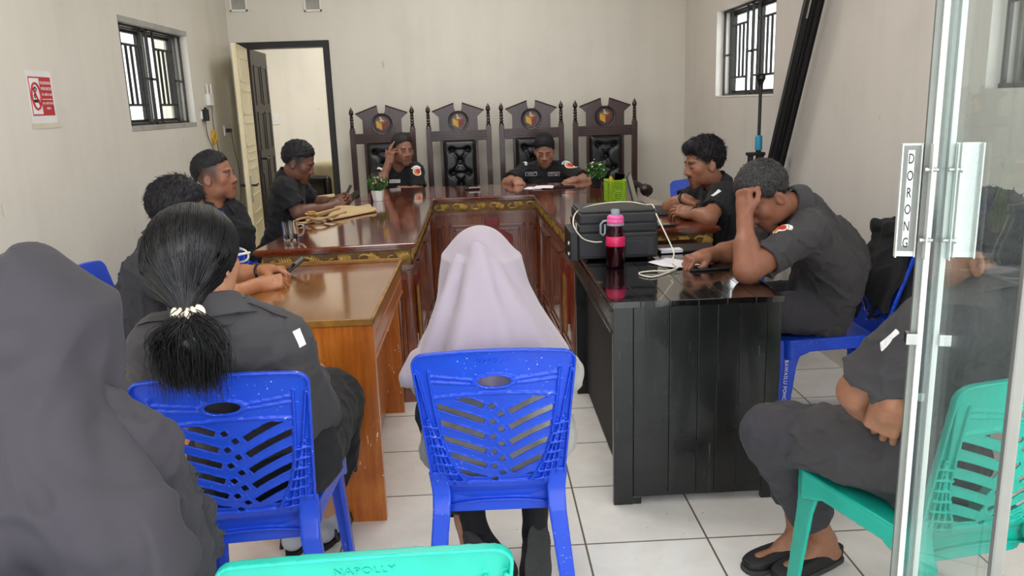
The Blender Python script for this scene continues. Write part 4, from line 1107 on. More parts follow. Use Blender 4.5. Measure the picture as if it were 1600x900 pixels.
def person(name, label, s, group=None):
    for k in list(s.keys()):
        if k in ('head', 'N', 'pel', 'ch', 'SL', 'SR', 'EL', 'ER', 'WL', 'WR', 'KL', 'KR', 'AL', 'AR', 'HL', 'HR'): s[k] = np.asarray(pt(s[k]), float)
    s['front'] = nrm(s['front']); rt = nrm(np.cross(s['front'], (0, 0, 1)))
    if 'ch' not in s: s['ch'] = s['N'] + (s['pel']-s['N'])*.38 + s['front']*.02
    base = np.array([s['pel'][0], s['pel'][1], 0.0])
    r = thing(name, label, 'person', base, 0, group)
    HS = s.get('hs', 1.0); hR = frame(s['face'], s.get('up', (0, 0, 1))); hc = s['head']
    toL = lambda P: ((P - hc.astype(F32)) @ hR.T.astype(F32))/HS
    s['hR'] = hR; s['toL'] = toL
    mouthN = s['N']; nk = hc + (hR.T @ np.array([0, -.022, -.055]))*HS
    def f_head(P):
        d = head_sdf(toL(P), s)*HS
        d = smin(d, seg(P, nk, mouthN + (nk-mouthN)*.1, .054*s.get('neck', 1), .060*s.get('neck', 1)), .025)
        return d
    lo, hi = hc-.17*HS, hc+.17*HS; lo = np.minimum(lo, mouthN-.07); hi = np.maximum(hi, mouthN+.07)
    vs, fs, cols = [], [], []; off = 0
    tone = s.get('tone', '8f6148')
    def add(f, lo, hi, h, painter=None, it=1):
        nonlocal off
        v, q = surface(f, lo, hi, h)
        if len(v) == 0: return
        v = relax(v, q, it, .4); vs.append(v); fs.append(q+off); off += len(v)
        cols.append(painter(v.astype(F32)) if painter else np.repeat(np.array(srgb(tone))[None], len(v), 0))
    add(f_head, lo, hi, s.get('hres', .0034), lambda v: skin_paint(toL(v), s, tone))
    for sd, S_, E_, W_, hd in ((1, 'SR', 'ER', 'WR', 'handR'), (-1, 'SL', 'EL', 'WL', 'handL')):
        if hd not in s: continue
        h = s[hd]
        f = arm_fn(s[S_], s[E_], s[W_], np.array(h[0], float), np.array(h[1], float), sd, h[2], h[3], s.get('handsc', 1.0), s.get('fat', 1.0))
        s['arm'+hd[-1]] = f
        lo, hi = bounds([s[S_], s[E_], s[W_], s[W_]+nrm(h[0])*.12], .11); add(f, lo, hi, s.get('ares', .0036))
    # trunk and legs (under the clothes)
    tf = torso_fn(s, -.018)
    s.setdefault('HL', s['pel'] - rt*.085 + np.array([0, 0, -.01])); s.setdefault('HR', s['pel'] + rt*.085 + np.array([0, 0, -.01]))
    for sd, q in ((-1, 'L'), (1, 'R')):
        s.setdefault('K'+q, s['H'+q] + s['front']*.40 + rt*sd*.03 + np.array([0, 0, .02])); s['K'+q] = np.asarray(s['K'+q], float)
        if 'A'+q not in s: a = s['K'+q] + s['front']*.02; a[2] = .085; s['A'+q] = a
        s.setdefault('foot'+q, tuple(s['front']))
    def f_low(P):
        d = tf(P)
        for q in 'LR':
            d = smin(d, smin(seg(P, s['H'+q], s['K'+q], .072, .050), seg(P, s['K'+q], s['A'+q], .048, .036), .03), .03)
            a = s['A'+q]; ft = nrm((s['foot'+q][0], s['foot'+q][1], 0 if len(s['foot'+q]) < 3 else s['foot'+q][2])); heel = a - ft*.035 + np.array([0, 0, -.045]); toe = a + ft*.14 + np.array([0, 0, -.055])
            d = smin(d, smin(seg(P, heel, toe, .030, .024), seg(P, a, a+ft*.06+np.array([0, 0, -.03]), .034, .03), .02), .02)
        return d
    pts = [s['pel'], s['N'], s['ch'], s['SL'], s['SR']] + [s[k+q] for k in 'HKA' for q in 'LR'] + [s['A'+q]+nrm((*s['foot'+q][:2], 0))*.14 for q in 'LR']
    lo, hi = bounds(pts, .19); lo[2] = min(lo[2], -.01); add(f_low, lo, hi, s.get('lres', .010), None, 2)
    V = np.concatenate(vs) - base; Fq = np.concatenate(fs)
    me = mesh_np('body', V, Fq); paint(me, np.concatenate(cols)); link('body', me, M['skin'], r)
    s['root'] = r; s['base'] = base; s['rt'] = rt
    # hair
    if 'hair' in s and s['hair'] is not None:
        hf = lambda P: hair_sdf(toL(P), s)*HS
        v, q = surface(hf, hc-.17*HS, hc+.17*HS, s.get('hairres', .0032)); v = relax(v, q, 1, .4)
        ho = link('hair', mesh_np('hair', v-base, q), M[s['hair'].get('mat', 'hair_short')], r)
        st = s['hair']; n = st.get('n', 3800); ln = st.get('len', .012)
        if n:
            rg = np.random.RandomState(17); vL = (v-hc) @ hR.T/HS; cen = np.array([0, -.014, .045])
            ids = rg.choice(len(vL), min(n, len(vL)), replace=False); p = vL[ids] + rg.normal(size=(len(ids), 3))*.001
            dn = nrm_rows((p-cen)/np.array([.077, .098, .09])**2)
            cb = np.array(st.get('comb', (0, .5, -.6)), float); t = cb[None] + 0*p; t[:, 0] += np.sign(p[:, 0])*.25
            t = t - dn*(dn*t).sum(1)[:, None]; t = nrm_rows(t + rg.normal(size=t.shape)*st.get('mess', .22)); lift = st.get('lift', .10)
            L_ = ln*rg.uniform(.6, 1.15, (len(ids), 1)); lines = np.stack([p + t*L_*u + dn*(lift*L_*math.sin(u*1.9)-.0015) for u in (0, .33, .66, 1)], 1)
            ribbon_mesh('hair_locks', (lines @ hR)*HS + hc - base, np.array([.0010, .0010, .0008, .0003])*HS*st.get('thick', 1.0), M[st.get('mat', 'hair_short')], ho)
    return r
def nrm_rows(a): return a/(np.linalg.norm(a, axis=1)[:, None]+1e-9)
def ribbon_mesh(name, lines, radii, mat, parent, sides=3):
    """lines: (n, k, 3) polylines -> one mesh of thin tapered tubes"""
    lines = np.asarray(lines, float); n, k, _ = lines.shape
    t = np.gradient(lines, axis=1); t /= np.linalg.norm(t, axis=2)[..., None]+1e-9
    a = np.cross(t, np.array([.31, .52, .79])[None, None]); a /= np.linalg.norm(a, axis=2)[..., None]+1e-9; b = np.cross(t, a)
    radii = np.broadcast_to(np.asarray(radii), (n, k))
    ring = np.stack([lines + (a*math.cos(2*PI*i/sides)+b*math.sin(2*PI*i/sides))*radii[..., None] for i in range(sides)], 2)
    idx = np.arange(n*k*sides).reshape(n, k, sides)
    q = np.stack([idx[:, :-1, :], np.roll(idx, -1, 2)[:, :-1, :], np.roll(idx, -1, 2)[:, 1:, :], idx[:, 1:, :]], -1).reshape(-1, 4)
    return link(name, mesh_np(name, ring.reshape(-1, 3), q), mat, parent)
# ---- clothes
def folds(P, a, seed, sc=.15):
    return a*wav(P, sc, seed) - a*1.3*np.maximum(0, 1-2.6*crease(P, sc*.75, seed+1)) - a*.7*np.maximum(0, 1-2.6*crease(P, sc*.42, seed+4)) + a*.30*wav(P, sc*.35, seed+2)
def shirt(s, mat, seed, cuffL=.62, cuffR=.62, hem=None, collar=True, open_v=.05, fold=.0052, g=.010, sleeve=.062, res=.0058, skirt=None, longL=None, longR=None, name='shirt'):
    tf = torso_fn(s, g, s.get('sbelly', .0)); r, base = s['root'], s['base']
    fr = s['front']; N, ch, pel = s['N'], s['ch'], s['pel']
    sl = {}
    for q, cu in (('L', cuffL), ('R', cuffR)):
        S_, E_ = s['S'+q], s['E'+q]; C = S_ + (E_-S_)*cu; sl[q] = (S_, C, nrm(C-S_))
    neckdir = nrm(s['head'] + s['hR'].T @ np.array([0, -.03, -.05]) - N)
    def f(P):
        d = tf(P)
        if skirt is not None: d = smin(d, skirt(P), .04)
        hem_pt = pel if hem is None else hem
        d = smax(d, -plane(P, pel + (pel-ch)*s.get('hemk', .42), nrm(ch-pel)), .01)
        for q in 'LR':
            S_, C, n = sl[q]; E_ = s['E'+q]; lg = longL if q == 'L' else longR
            t = seg(P, S_, C + n*.02, sleeve-.002, sleeve+.004)
            t = smax(t, plane(P, C, n), .004); d = smin(d, t, .03)
            if lg:
                d = smin(d, smin(seg(P, S_, E_, sleeve-.004, .052), seg(P, E_, E_+(s['W'+q]-E_)*lg, .052, .040), .03), .03)
            else:
                d = smax(d, -np.maximum(seg(P, C-n*.05, C+n*.08, sleeve-.011, sleeve-.007), -plane(P, C-n*.035, n)), .004)
        d = d + folds(P, fold, seed)
        # the neck hole with a front opening
        hole = seg(P, N + (ch-N)*.05, N + neckdir*.14, .061, .068)
        d = smax(d, -np.maximum(hole, -plane(P, N+neckdir*.008, nrm(neckdir+fr*.25))), .005)
        if open_v:
            v = seg(P, N + fr*.080 + neckdir*.03, N + fr*.125 + (ch-N)*open_v*3.2, .030, .004); d = smax(d, -v, .006)
        return d
    pts = [N, ch, pel, pel+(pel-ch)*.5, s['SL'], s['SR'], sl['L'][1], sl['R'][1]]
    if longL: pts += [s['EL'], s['WL']]
    if longR: pts += [s['ER'], s['WR']]
    lo, hi = bounds(pts, .20); hi[2] = max(hi[2], N[2]+.12)
    s['shirt_f'] = f
    def f_col(P):
        up = plane(P, N+neckdir*.012, neckdir); leaf = np.abs(seg(P, N - neckdir*.018, N + neckdir*.070, .108, .066))-.0042
        stand = np.abs(seg(P, N, N + neckdir*.070, .070, .063))-.004
        top = plane(P, N + neckdir*.064, nrm(neckdir+fr*.42)); bot = plane(P, N - neckdir*.004, nrm(neckdir+fr*.50))
        c = np.minimum(np.maximum(leaf, np.maximum(top, -bot)), np.maximum(stand, np.maximum(top, -bot-.02)))
        x = np.abs((P-N.astype(F32)) @ s['rt'].astype(F32)); y = (P-N.astype(F32)) @ fr.astype(F32)
        gap = (.008 + .55*np.maximum(0, .055-up)) if open_v else -1
        return np.maximum(c, np.where(y > .02, gap-x, -1)*.8)
    v, q = surface(f, lo, hi, res, margin=.03); v = relax(v, q, 1, .4)
    o = link(name, mesh_np(name, v-base, q), mat, r); s['shirt'] = o
    if collar:
        v, q = surface(f_col, N-.16, N+.16, .0042, margin=.03); v = relax(v, q, 1, .4)
        if len(v): link('collar', mesh_np('collar', v-base, q), mat, o)
    return o
def trousers(s, mat, seed, hemL=.10, hemR=.10, rk=.068, ra=.060, rh=.092, fold=.004, res=.0065, name='trousers', extra=None):
    def f(P):
        fr = s['front']; k = .3; d = ell(P, s['pel']+np.array([0, 0, -.0]), (.168, .135, .105), np.array([s['rt'], fr, [0, 0, 1]]))
        for q, hm in (('L', hemL), ('R', hemR)):
            K, A = s['K'+q], s['A'+q]
            t = smin(seg(P, s['H'+q], K, rh, rk), seg(P, K, A, rk, ra), .03)
            n = nrm(A-K); t = smax(t, plane(P, A-n*hm, n), .004)
            t = smax(t, -np.maximum(seg(P, A-n*(hm+.04), A, ra-.006, ra-.006), -plane(P, A-n*(hm+.03), n)), .003)
            d = smin(d, t, .03)
        if extra: d = smin(d, extra(P), .03)
        return d + folds(P, fold, seed)
    lo, hi = bounds([s[k+q] for k in 'HKA' for q in 'LR']+[s['pel']], .19); lo[2] = max(lo[2], .005)
    v, q = surface(f, lo, hi, res, margin=.03); v = relax(v, q, 1, .4)
    return link(name, mesh_np(name, v-s['base'], q), mat, s['root'])
def shoe(s, q, mat='shoe_black', low=True, res=.004):
    a = s['A'+q]; ft = nrm((*s['foot'+q][:2], 0)); up = np.array([0, 0, 1.]); sd = np.cross(ft, up)
    heel = a - ft*.045; toe = a + ft*.165; heel[2] = toe[2] = .0; R = np.array([sd, ft, up])
    def f(P):
        L = (P - (heel+toe).astype(F32)/2) @ R.T.astype(F32)
        w = .036+.010*np.clip(L[:, 1]/.1, -1, 1)
        o = np.sqrt((L[:, 0]/w)**2 + (L[:, 1]/.135)**2); o = (np.sqrt((np.abs(L[:, 0])/w)**3+(np.abs(L[:, 1])/.135)**3)-1)*.034
        top = .062 - .022*np.clip((L[:, 1]+.0)/.12, 0, 1)
        return smax(o, np.maximum(L[:, 2]-top, -L[:, 2]+.012), .012)
    def fs(P):
        L = (P - (heel+toe).astype(F32)/2) @ R.T.astype(F32); w = .039+.010*np.clip(L[:, 1]/.1, -1, 1)
        o = (np.sqrt((np.abs(L[:, 0])/w)**3+(np.abs(L[:, 1])/.139)**3)-1)*.036
        return np.maximum(o, np.maximum(L[:, 2]-.016, -L[:, 2]))
    lo, hi = bounds([heel, toe], .06); lo[2] = -.01; hi[2] = .10
    v, qd = surface(f, lo, hi, res); o = link('shoe', mesh_np('shoe', v-s['base'], qd), M[mat], s['root'])
    v, qd = surface(fs, lo, hi, res); link('sole', mesh_np('sole', v-s['base'], qd), M['sole_rubber'], o)
    return o
# ---- badges lying on cloth
def hit(s, px, py):
    """where the sight line through that place of the photograph meets the cloth, and the cloth's normal there"""
    d = nrm(ray(px, py)); f = s['shirt_f']; t = max(.3, np.linalg.norm(s['N']-CPOS)-.9)
    for _ in range(90):
        v = float(f((CPOS+d*t)[None].astype(F32))[0]); t += max(v*.7, -.01)
        if abs(v) < 4e-4: break
    p = CPOS+d*t; e = .012; g = np.array([float(f((p+q)[None].astype(F32))[0]-f((p-q)[None].astype(F32))[0]) for q in np.eye(3)*e])
    return p, nrm(g)
def grid_patch(name, s, c, n, up, w, h, mat, round_=False, arc=None, off=.0016, parent=None, seg_n=14):
    """a small patch that follows the cloth at c with normal n"""
    n = nrm(n); x = nrm(np.cross(up, n)); y = np.cross(n, x); vs = []; fs = []; k = seg_n
    if round_:
        rr = np.linspace(0, 1, 6); vs = [c]
        for r_ in rr[1:]:
            for i in range(28): a = 2*PI*i/28; vs.append(c + x*w/2*r_*math.cos(a) + y*h/2*r_*math.sin(a))
        for i in range(28): fs.append((0, 1+i, 1+(i+1) % 28, 1+(i+1) % 28))
        tri = [(0, 1+i, 1+(i+1) % 28) for i in range(28)]
        qd = [(1+28*j+i, 1+28*(j+1)+i, 1+28*(j+1)+(i+1) % 28, 1+28*j+(i+1) % 28) for j in range(4) for i in range(28)]
    elif arc:
        a0, a1, r0, r1 = arc; qd = []; tri = []
        for i in range(k+1):
            a = math.radians(a0+(a1-a0)*i/k)
            for r_ in (r0, r1): vs.append(c + x*r_*math.cos(a) + y*r_*math.sin(a))
        qd = [(2*i, 2*i+1, 2*i+3, 2*i+2) for i in range(k)]
    else:
        tri = []; m_ = max(2, k//3)
        for j in range(m_+1):
            for i in range(k+1): vs.append(c + x*w*(i/k-.5) + y*h*(j/m_-.5))
        qd = [(j*(k+1)+i, j*(k+1)+i+1, (j+1)*(k+1)+i+1, (j+1)*(k+1)+i) for j in range(m_) for i in range(k)]
    v = conform(vs, s['shirt_f'], n, off=off); N_ = len(v)
    v2 = v - n*.0012
    me = bpy.data.meshes.new(name); faces = [tuple(q) for q in qd]+tri
    back = [tuple(i+N_ for i in q[::-1]) for q in faces]
    ec = {}
    for q in faces:
        for i in range(len(q)):
            a, b = q[i], q[(i+1) % len(q)]
            if (b, a) in ec: ec.pop((b, a))
            else: ec[(a, b)] = 1
    rim = [(a, a+N_, b+N_, b) for (a, b) in ec]
    me.from_pydata([tuple(q-s['base']) for q in np.concatenate([v, v2])], [], faces+back+rim); me.update()
    return link(name, me, mat, parent or s['shirt'])
def patch_text(s, txt, c, n, up, size, mat, parent, off=.0026):
    n = nrm(n); x = nrm(np.cross(up, n)); y = np.cross(n, x); me = text_mesh(txt, size, 0, 1.1)
    v = np.array([q.co[:] for q in me.vertices]); v = c + v[:, :1]*x + v[:, 1:2]*y; v = conform(v, s['shirt_f'], n, off=off)
    for q, p in zip(me.vertices, v): q.co = p - s['base']
    return link('lettering', me, mat, parent)
def sleeve_badge(s, c, n, up, r=.034):
    """round service badge with a white ribbon arched above it"""
    p = grid_patch('sleeve_badge', s, c, n, up, 2*r, 2*r, M['patch_white'], True)
    n = nrm(n); x = nrm(np.cross(up, n)); y = np.cross(n, x)
    grid_patch('badge_field', s, c, n, up, 2*r*.80, 2*r*.80, M['patch_orange'], True, off=.0026, parent=p)
    grid_patch('badge_emblem', s, c + x*r*.12+y*r*.12, n, up, 2*r*.5, 2*r*.55, M['patch_red'], True, off=.0036, parent=p)
    grid_patch('ribbon_badge', s, c, n, up, 0, 0, M['patch_white'], arc=(35, 145, r*1.08, r*1.50))
    return p
# ------------------------------------------------------------------ the people
SHORT = dict(t=.010, side=.005, noise=.0030)
CROP = dict(len=.006, t=.010, taper=.009, side=.001, noise=.0028, line_y=(-.12, -.085, -.05, -.022, .010, .030, .058, .075, .11), line_z=(-.010, .000, .022, .048, .052, .058, .070, .086, .088))
# the man reading at the head table
H = dict(head=(851, 237, 6.60), face=(-.10, -1, -.40), N=(850, 264, 6.70), pel=np.array([.50, 6.80, .54]), front=(-.02, -1, 0), SR=(818, 268, 6.66), SL=(884, 265, 6.66),
         ER=(793, 287, 6.46), EL=(918, 284, 6.44), WR=(808, 281, 6.33), WL=(897, 281, 6.34), handR=((.12, -.75, -.35), (-.1, -.35, .9), 'curl', 'in'), handL=((-.62, -.55, -.12), (.0, -.2, 1), 'relax', 'in'),
         tone='a07560', eyes='down', lid=1.0, hair=SHORT, goatee=.15, fat=1.08, hs=1.0)
person('person', 'man reading papers in the third tall chair, black shirt with two white name tags', H)
shirt(H, M['shirt_black'], 21, .72, .72)
F_ = np.array([-.05, -1, .1])
for px, t in ((831, 'HASY'), (867, 'KETUA')):
    c = at(px, 271.5, 6.50); g = grid_patch('name_tag', H, c, (0, -1, .1), (0, 0, 1), .096, .030, M['patch_white'])
    grid_patch('tag_field', H, c, (0, -1, .1), (0, 0, 1), .090, .024, M['shirt_black'], off=.0024, parent=g); patch_text(H, t, c, (0, -1, .1), (0, 0, 1), .023, M['patch_white'], g, .0034)
sleeve_badge(H, at(889, 259, 6.60), (.55, -.8, .25), (-.15, 0, 1), .033)
grid_patch('ribbon_badge', H, at(813, 257, 6.60), (-.5, -.75, .4), (.3, 0, 1), 0, 0, M['patch_white'], arc=(20, 110, .03, .046))

# the man resting his head on his hand
G = dict(head=(629, 236, 6.62), face=(.50, -.85, -.10), N=(622, 268, 6.72), pel=np.array([-.62, 6.82, .54]), front=(.12, -1, 0), SR=(594, 272, 6.66), SL=(649, 268, 6.68),
         ER=(591, 297, 6.50), EL=(655, 299, 6.62), WR=(608, 254, 6.52), WL=(638, 297, 6.48), handR=((.22, .05, 1), (-.72, -.68, .1), 'support', 'up'), handL=((-1, -.15, .1), (.1, -.5, .8), 'curl', 'in'),
         tone='936855', hair=dict(t=.008, side=.004, noise=.003, line_z=(-.05, -.05, -.03, .02, .012, .05, .072, .095, .10), mat='hair_greying'), stubble=.2, facew=1.06, fat=1.0, gaze=.002)
person('person', 'man resting his temple on his raised hand in the leftmost tall chair', G)
shirt(G, M['shirt_black'], 23, .78, .70, open_v=.07)
c = at(615, 283, 6.52); g = grid_patch('name_tag', G, c, (0, -1, .1), (0, 0, 1), .085, .028, M['patch_white'])
for dz in (-.005, .005): grid_patch('tag_line', G, c+np.array([0, 0, dz]), (0, -1, .1), (0, 0, 1), .070, .003, M['ink_black'], off=.0026, parent=g)
sleeve_badge(G, at(653, 268, 6.60), (.55, -.8, .1), (0, 0, 1), .033)
grid_patch('ribbon_badge', G, at(593, 261, 6.58), (-.3, -.7, .6), (.2, .2, 1), .062, .022, M['patch_white'])
m = MB(); q = G['WR']; hd = frame((.22, .05, 1), (-.72, -.68, .1)); o = q + hd.T @ np.array([.012, .112, .0]) - G['base']
m.tube([Vector(o)+Vector(hd.T @ np.array([.0105*math.cos(a), 0, .0105*math.sin(a)])) for a in np.linspace(0, 2*PI, 13)], .0022, 6, False); m.build('ring', M['brass_nail'], G['root'], 60)

# the man texting beside the doorway
F = dict(head=(466, 256, 5.10), face=(1, -.10, -.42), N=(450, 286, 5.12), pel=np.array([-1.31, 5.12, .53]), front=(1, .08, 0), SR=(445, 296, 4.95), SL=(462, 291, 5.30),
         ER=(466, 333, 4.92), EL=(492, 318, 5.42), WR=(518, 324, 5.12), WL=(527, 314, 5.36), handR=((.80, .42, .42), (.05, -.8, .55), 'hold', 'in'), handL=((.9, -.25, .35), (.1, .75, .6), 'hold', 'in'),
         tone='6f4a3b', eyes='down', lid=1.0, hair=dict(t=.012, side=.001, noise=.003, taper=.011, len=.008), fade=.75, hs=1.0)
person('person', 'man bent over a phone at the far left, beside the open doorway', F)
shirt(F, M['shirt_black'], 25, .70, .72)
trousers(F, M['trouser_black'], 26)

# the man with shaved temples at the left wall
E_ = dict(head=(337, 279, 4.35), face=(1, -.12, .10), N=(336, 325, 4.36), pel=np.array([-1.42, 4.43, .53]), front=(.62, -.78, 0), SR=(306, 340, 4.26), SL=(362, 335, 4.42),
          ER=(300, 404, 4.20), EL=(374, 398, 4.40), WR=(335, 430, 4.12), WL=(366, 430, 4.22), handR=((.9, .3, -.2), (0, 0, 1), 'relax', 'in'), handL=((.6, -.7, -.2), (0, 0, 1), 'relax', 'in'),
          tone='92634c', hair=CROP, fade=.80, hs=1.04, neck=1.0, nose=1.15, gaze=.002)
person('person', 'man with shaved temples gazing to the right at the left wall', E_)
shirt(E_, M['shirt_black'], 27, .7, .7, open_v=.055)
trousers(E_, M['trouser_black'], 28)

# the man holding a phone at the orange desk
D = dict(head=(280, 338, 3.22), face=(.98, .22, -.22), N=(252, 388, 3.18), pel=np.array([-1.25, 3.14, .53]), ch=at(232, 480, 3.14), front=(.95, .22, 0), SR=(226, 424, 3.0), SL=(283, 398, 3.40),
         ER=(325, 476, 2.86), EL=(360, 432, 3.38), WR=(406, 444, 3.12), WL=(412, 424, 3.34), handR=((.92, .25, .02), (-.12, -.55, .82), 'curl', 'in'), handL=((.95, -.12, .10), (.0, .2, .95), 'hold', 'in'),
         tone='a5704f', hair=dict(t=.014, side=.008, noise=.003, len=.020, comb=(.3, -.2, -.6), mess=.15), hs=1.06, sbelly=.012, w=1.06)
person('person', 'man seen from behind holding a phone at the orange desk, hidden partly by the ponytail', D)
shirt(D, M['shirt_slate'], 29, .66, .66, fold=.0068)
trousers(D, M['trouser_black'], 30)
m = MB(); wv = D['WL']; ax = nrm(D['WL']-D['EL']); a1 = nrm(np.cross(ax, (0, 0, 1))); a2 = np.cross(ax, a1)
m.tube([Vector(wv - ax*.02 - D['base'] + (a1*math.cos(a)+a2*math.sin(a))*.031) for a in np.linspace(0, 2*PI, 17)], .007, 6, False); m.build('watch', M['watch_black'], D['root'], 60)

# the man with the moustache, arms crossed on the table
I = dict(head=(1100, 258, 4.28), face=(-1, -.16, -.16), N=(1124, 297, 4.30), pel=np.array([1.33, 4.36, .53]), front=(-1, -.10, 0), SL=(1131, 308, 4.10), SR=(1100, 300, 4.48),
         EL=(1107, 341, 3.99), ER=(1047, 324, 4.42), WL=(1083, 333, 4.10), WR=(1070, 310, 4.34), handL=((-.80, .45, .15), (-.2, -.55, .8), 'relax', 'in'), handR=((.72, -.60, -.35), (.25, -.25, .9), 'relax', 'in'),
         tone='94664f', eyes='down', lid=.8, moustache=.95, goatee=.45, stubble=.25, nose=1.05, hs=1.04, fat=1.0,
         hair=dict(t=.014, side=.005, noise=.004, nscale=.024, len=.018, comb=(0, .8, -.4), lift=.18, top=(((0, .045, .105), (.062, .050, .036)),), line_z=(-.05, -.045, -.025, .022, .012, .035, .062, .080, .082)))
person('person', 'man with a moustache leaning on crossed arms at the right table wing', I)
shirt(I, M['shirt_black'], 31, .62, .62, open_v=.05)
trousers(I, M['trouser_black'], 32)
def band(s, q, off, r, th, mat, name):
    w, e = s['W'+q], s['E'+q]; ax = nrm(w-e); a1 = nrm(np.cross(ax, (0, 0, 1))); a2 = np.cross(ax, a1); c = w - ax*off - s['base']; m = MB()
    m.tube([Vector(c + (a1*math.cos(a)+a2*math.sin(a))*r) for a in np.linspace(0, 2*PI, 21)], th, 8, False); o = m.build(name, mat, s['root'], 60); return c, ax, a1, a2
c, ax, a1, a2 = band(I, 'L', .012, .0285, .008, M['watch_black'], 'watch')
m = MB(); Mx = Matrix([[float(v[i]) for v in (a1, ax, a2)] + [float((c - a1*0 + a2*.032)[i])] for i in range(3)] + [[0, 0, 0, 1]]); m.box((-.017, -.019, -.005), (.017, .019, .006), .005, Mx); m.build('watch_case', M['screen_black'], I['root'])
band(I, 'R', .01, .0285, .0085, M['watch_black'], 'wristband')
c, n = hit(I, 1119, 302); grid_patch('ribbon_badge', I, c, n, (.42, 0, 1), .020, .052, M['patch_white'])

# the man hiding his face in his hand at the black table
J = dict(head=(1197, 309, 3.08), face=(-.74, -.16, -.72), N=(1245, 326, 3.14), pel=np.array([1.42, 3.29, .54]), front=(-1, -.06, 0), SL=(1264, 364, 2.96), SR=(1226, 340, 3.38),
         EL=(1168, 425, 2.84), ER=(1150, 394, 3.30), WL=(1163, 332, 2.98), WR=(1104, 399, 3.16), handL=((.02, .22, 1), (-.92, -.38, .0), 'fist', 'in'), handR=((-.92, -.28, -.12), (-.15, -.10, .95), 'pinch', 'in'),
         tone='8f5f49', eyes='down', lid=1.0, hs=1.05, fat=1.10, w=1.06, belly=.0, hair=dict(t=.010, side=.005, noise=.002, mat='hair_greying', len=.008))
J['ch'] = at(1298, 412, 3.24)
person('person', 'man hiding his face in his hand, elbow on the black table', J)
shirt(J, M['shirt_charcoal'], 33, .72, .66, fold=.0068, hem=None)
trousers(J, M['trouser_charcoal'], 34, rh=.098)
c, n = hit(J, 1219, 357); sleeve_badge(J, c, n, (.55, -.1, .85), .030)
c, n = hit(J, 1234, 341); grid_patch('ribbon_badge', J, c, n, (-.6, .1, .8), .048, .013, M['patch_white'])


# the man behind the glass door, legs drawn back
K = dict(head=(1530, 402, 1.80), face=(-.72, .66, -.22), N=(1556, 478, 1.74), pel=np.array([1.08, 1.81, .54]), front=(-.66, .75, 0), SL=(1455, 520, 1.62), SR=(1575, 505, 1.96),
         EL=(1340, 611, 1.76), ER=(1470, 598, 1.80), WL=(1362, 650, 1.80), WR=(1392, 630, 1.66), handL=((.75, .55, -.2), (-.3, -.3, .9), 'relax', 'in'), handR=((-.05, .38, -.92), (-.62, -.72, -.25), 'relax', 'in'),
         tone='96684f', eyes='open', hs=1.08, fat=1.0, hair=dict(t=.012, side=.006, noise=.003, len=.010),
         HL=np.array([1.03, 1.78, .53]), KL=(1203, 676, 2.06), KR=(1228, 668, 2.26), AL=on(1288, 845, .085), AR=on(1250, 836, .085), footL=(-.85, -.35), footR=(-.95, -.25))
person('person', 'man behind the glass door on the right, sitting with folded hands and tucked feet', K)
lap = lambda P: smin(seg(P, K['HL'], K['HL']*.42+K['KL']*.58, .108, .098), seg(P, K['HR'], K['HR']*.5+K['KR']*.5, .10, .092), .04)
shirt(K, M['shirt_charcoal'], 35, .80, .75, fold=.0068, skirt=lambda P: smax(lap(P), -(P[:, 2]-.44), .01), sleeve=.066)
trousers(K, M['trouser_charcoal'], 36, hemL=.13, hemR=.13, rk=.072, ra=.062)
shoe(K, 'L'); shoe(K, 'R')
c, n = hit(K, 1386, 532); grid_patch('ribbon_badge', K, c, n, (-.5, .3, -.6), .013, .060, M['patch_white'], off=.003)
band(K, 'L', .055, .031, .0035, M['steel'], 'bracelet')

# ---- the woman with the ponytail
B = dict(head=(312, 412, 1.84), face=(.30, 1, -.06), N=(332, 506, 1.82), pel=np.array([-.60, 2.02, .54]), front=(.10, 1, 0), SL=(246, 548, 1.82), SR=(440, 536, 1.90),
         EL=(225, 660, 2.02), ER=(496, 650, 2.06), WL=np.array([-.62, 2.30, .66]), WR=np.array([-.52, 2.32, .66]), handL=((.5, .6, -.2), (0, 0, 1), 'relax', 'in'), handR=((-.5, .6, -.2), (0, 0, 1), 'relax', 'in'),
         tone='b07f62', hs=.98, hair=None, w=.98, KL=np.array([-.74, 2.42, .53]), KR=np.array([-.50, 2.42, .53]), AL=np.array([-.66, 2.46, .10]), AR=np.array([-.56, 2.50, .10]), footL=(.1, 1), footR=(.2, 1))
person('person', 'woman with a low ponytail and grey uniform shirt, seen from behind', B)
shirt(B, M['shirt_charcoal'], 37, .9, .9, open_v=0, fold=.0035, longL=.8, longR=.8, hem=None, sleeve=.056)
trousers(B, M['trouser_black'], 38, hemL=.16, hemR=.16, rk=.092, ra=.088, rh=.118, name='skirt', extra=lambda P: seg(P, (B['HL']+B['HR'])/2, (B['KL']+B['KR'])/2, .12, .10))
c, n = hit(B, 468, 528); grid_patch('ribbon_badge', B, c, n, (-.25, 0, 1), .022, .042, M['patch_white'])
# epaulettes
for S_, nn in (('SR', (.15, -.25, 1)), ('SL', (-.15, -.25, 1))):
    c = B[S_]*.70 + B['N']*.30; up = B['N']-B[S_]
    e = grid_patch('epaulette', B, c, nn, up, .042, .115, M['shirt_charcoal'], off=.005)
    grid_patch('button', B, c + nrm(up)*.045, nn, up, .011, .011, M['plastic_dark'], True, off=.008, parent=e)
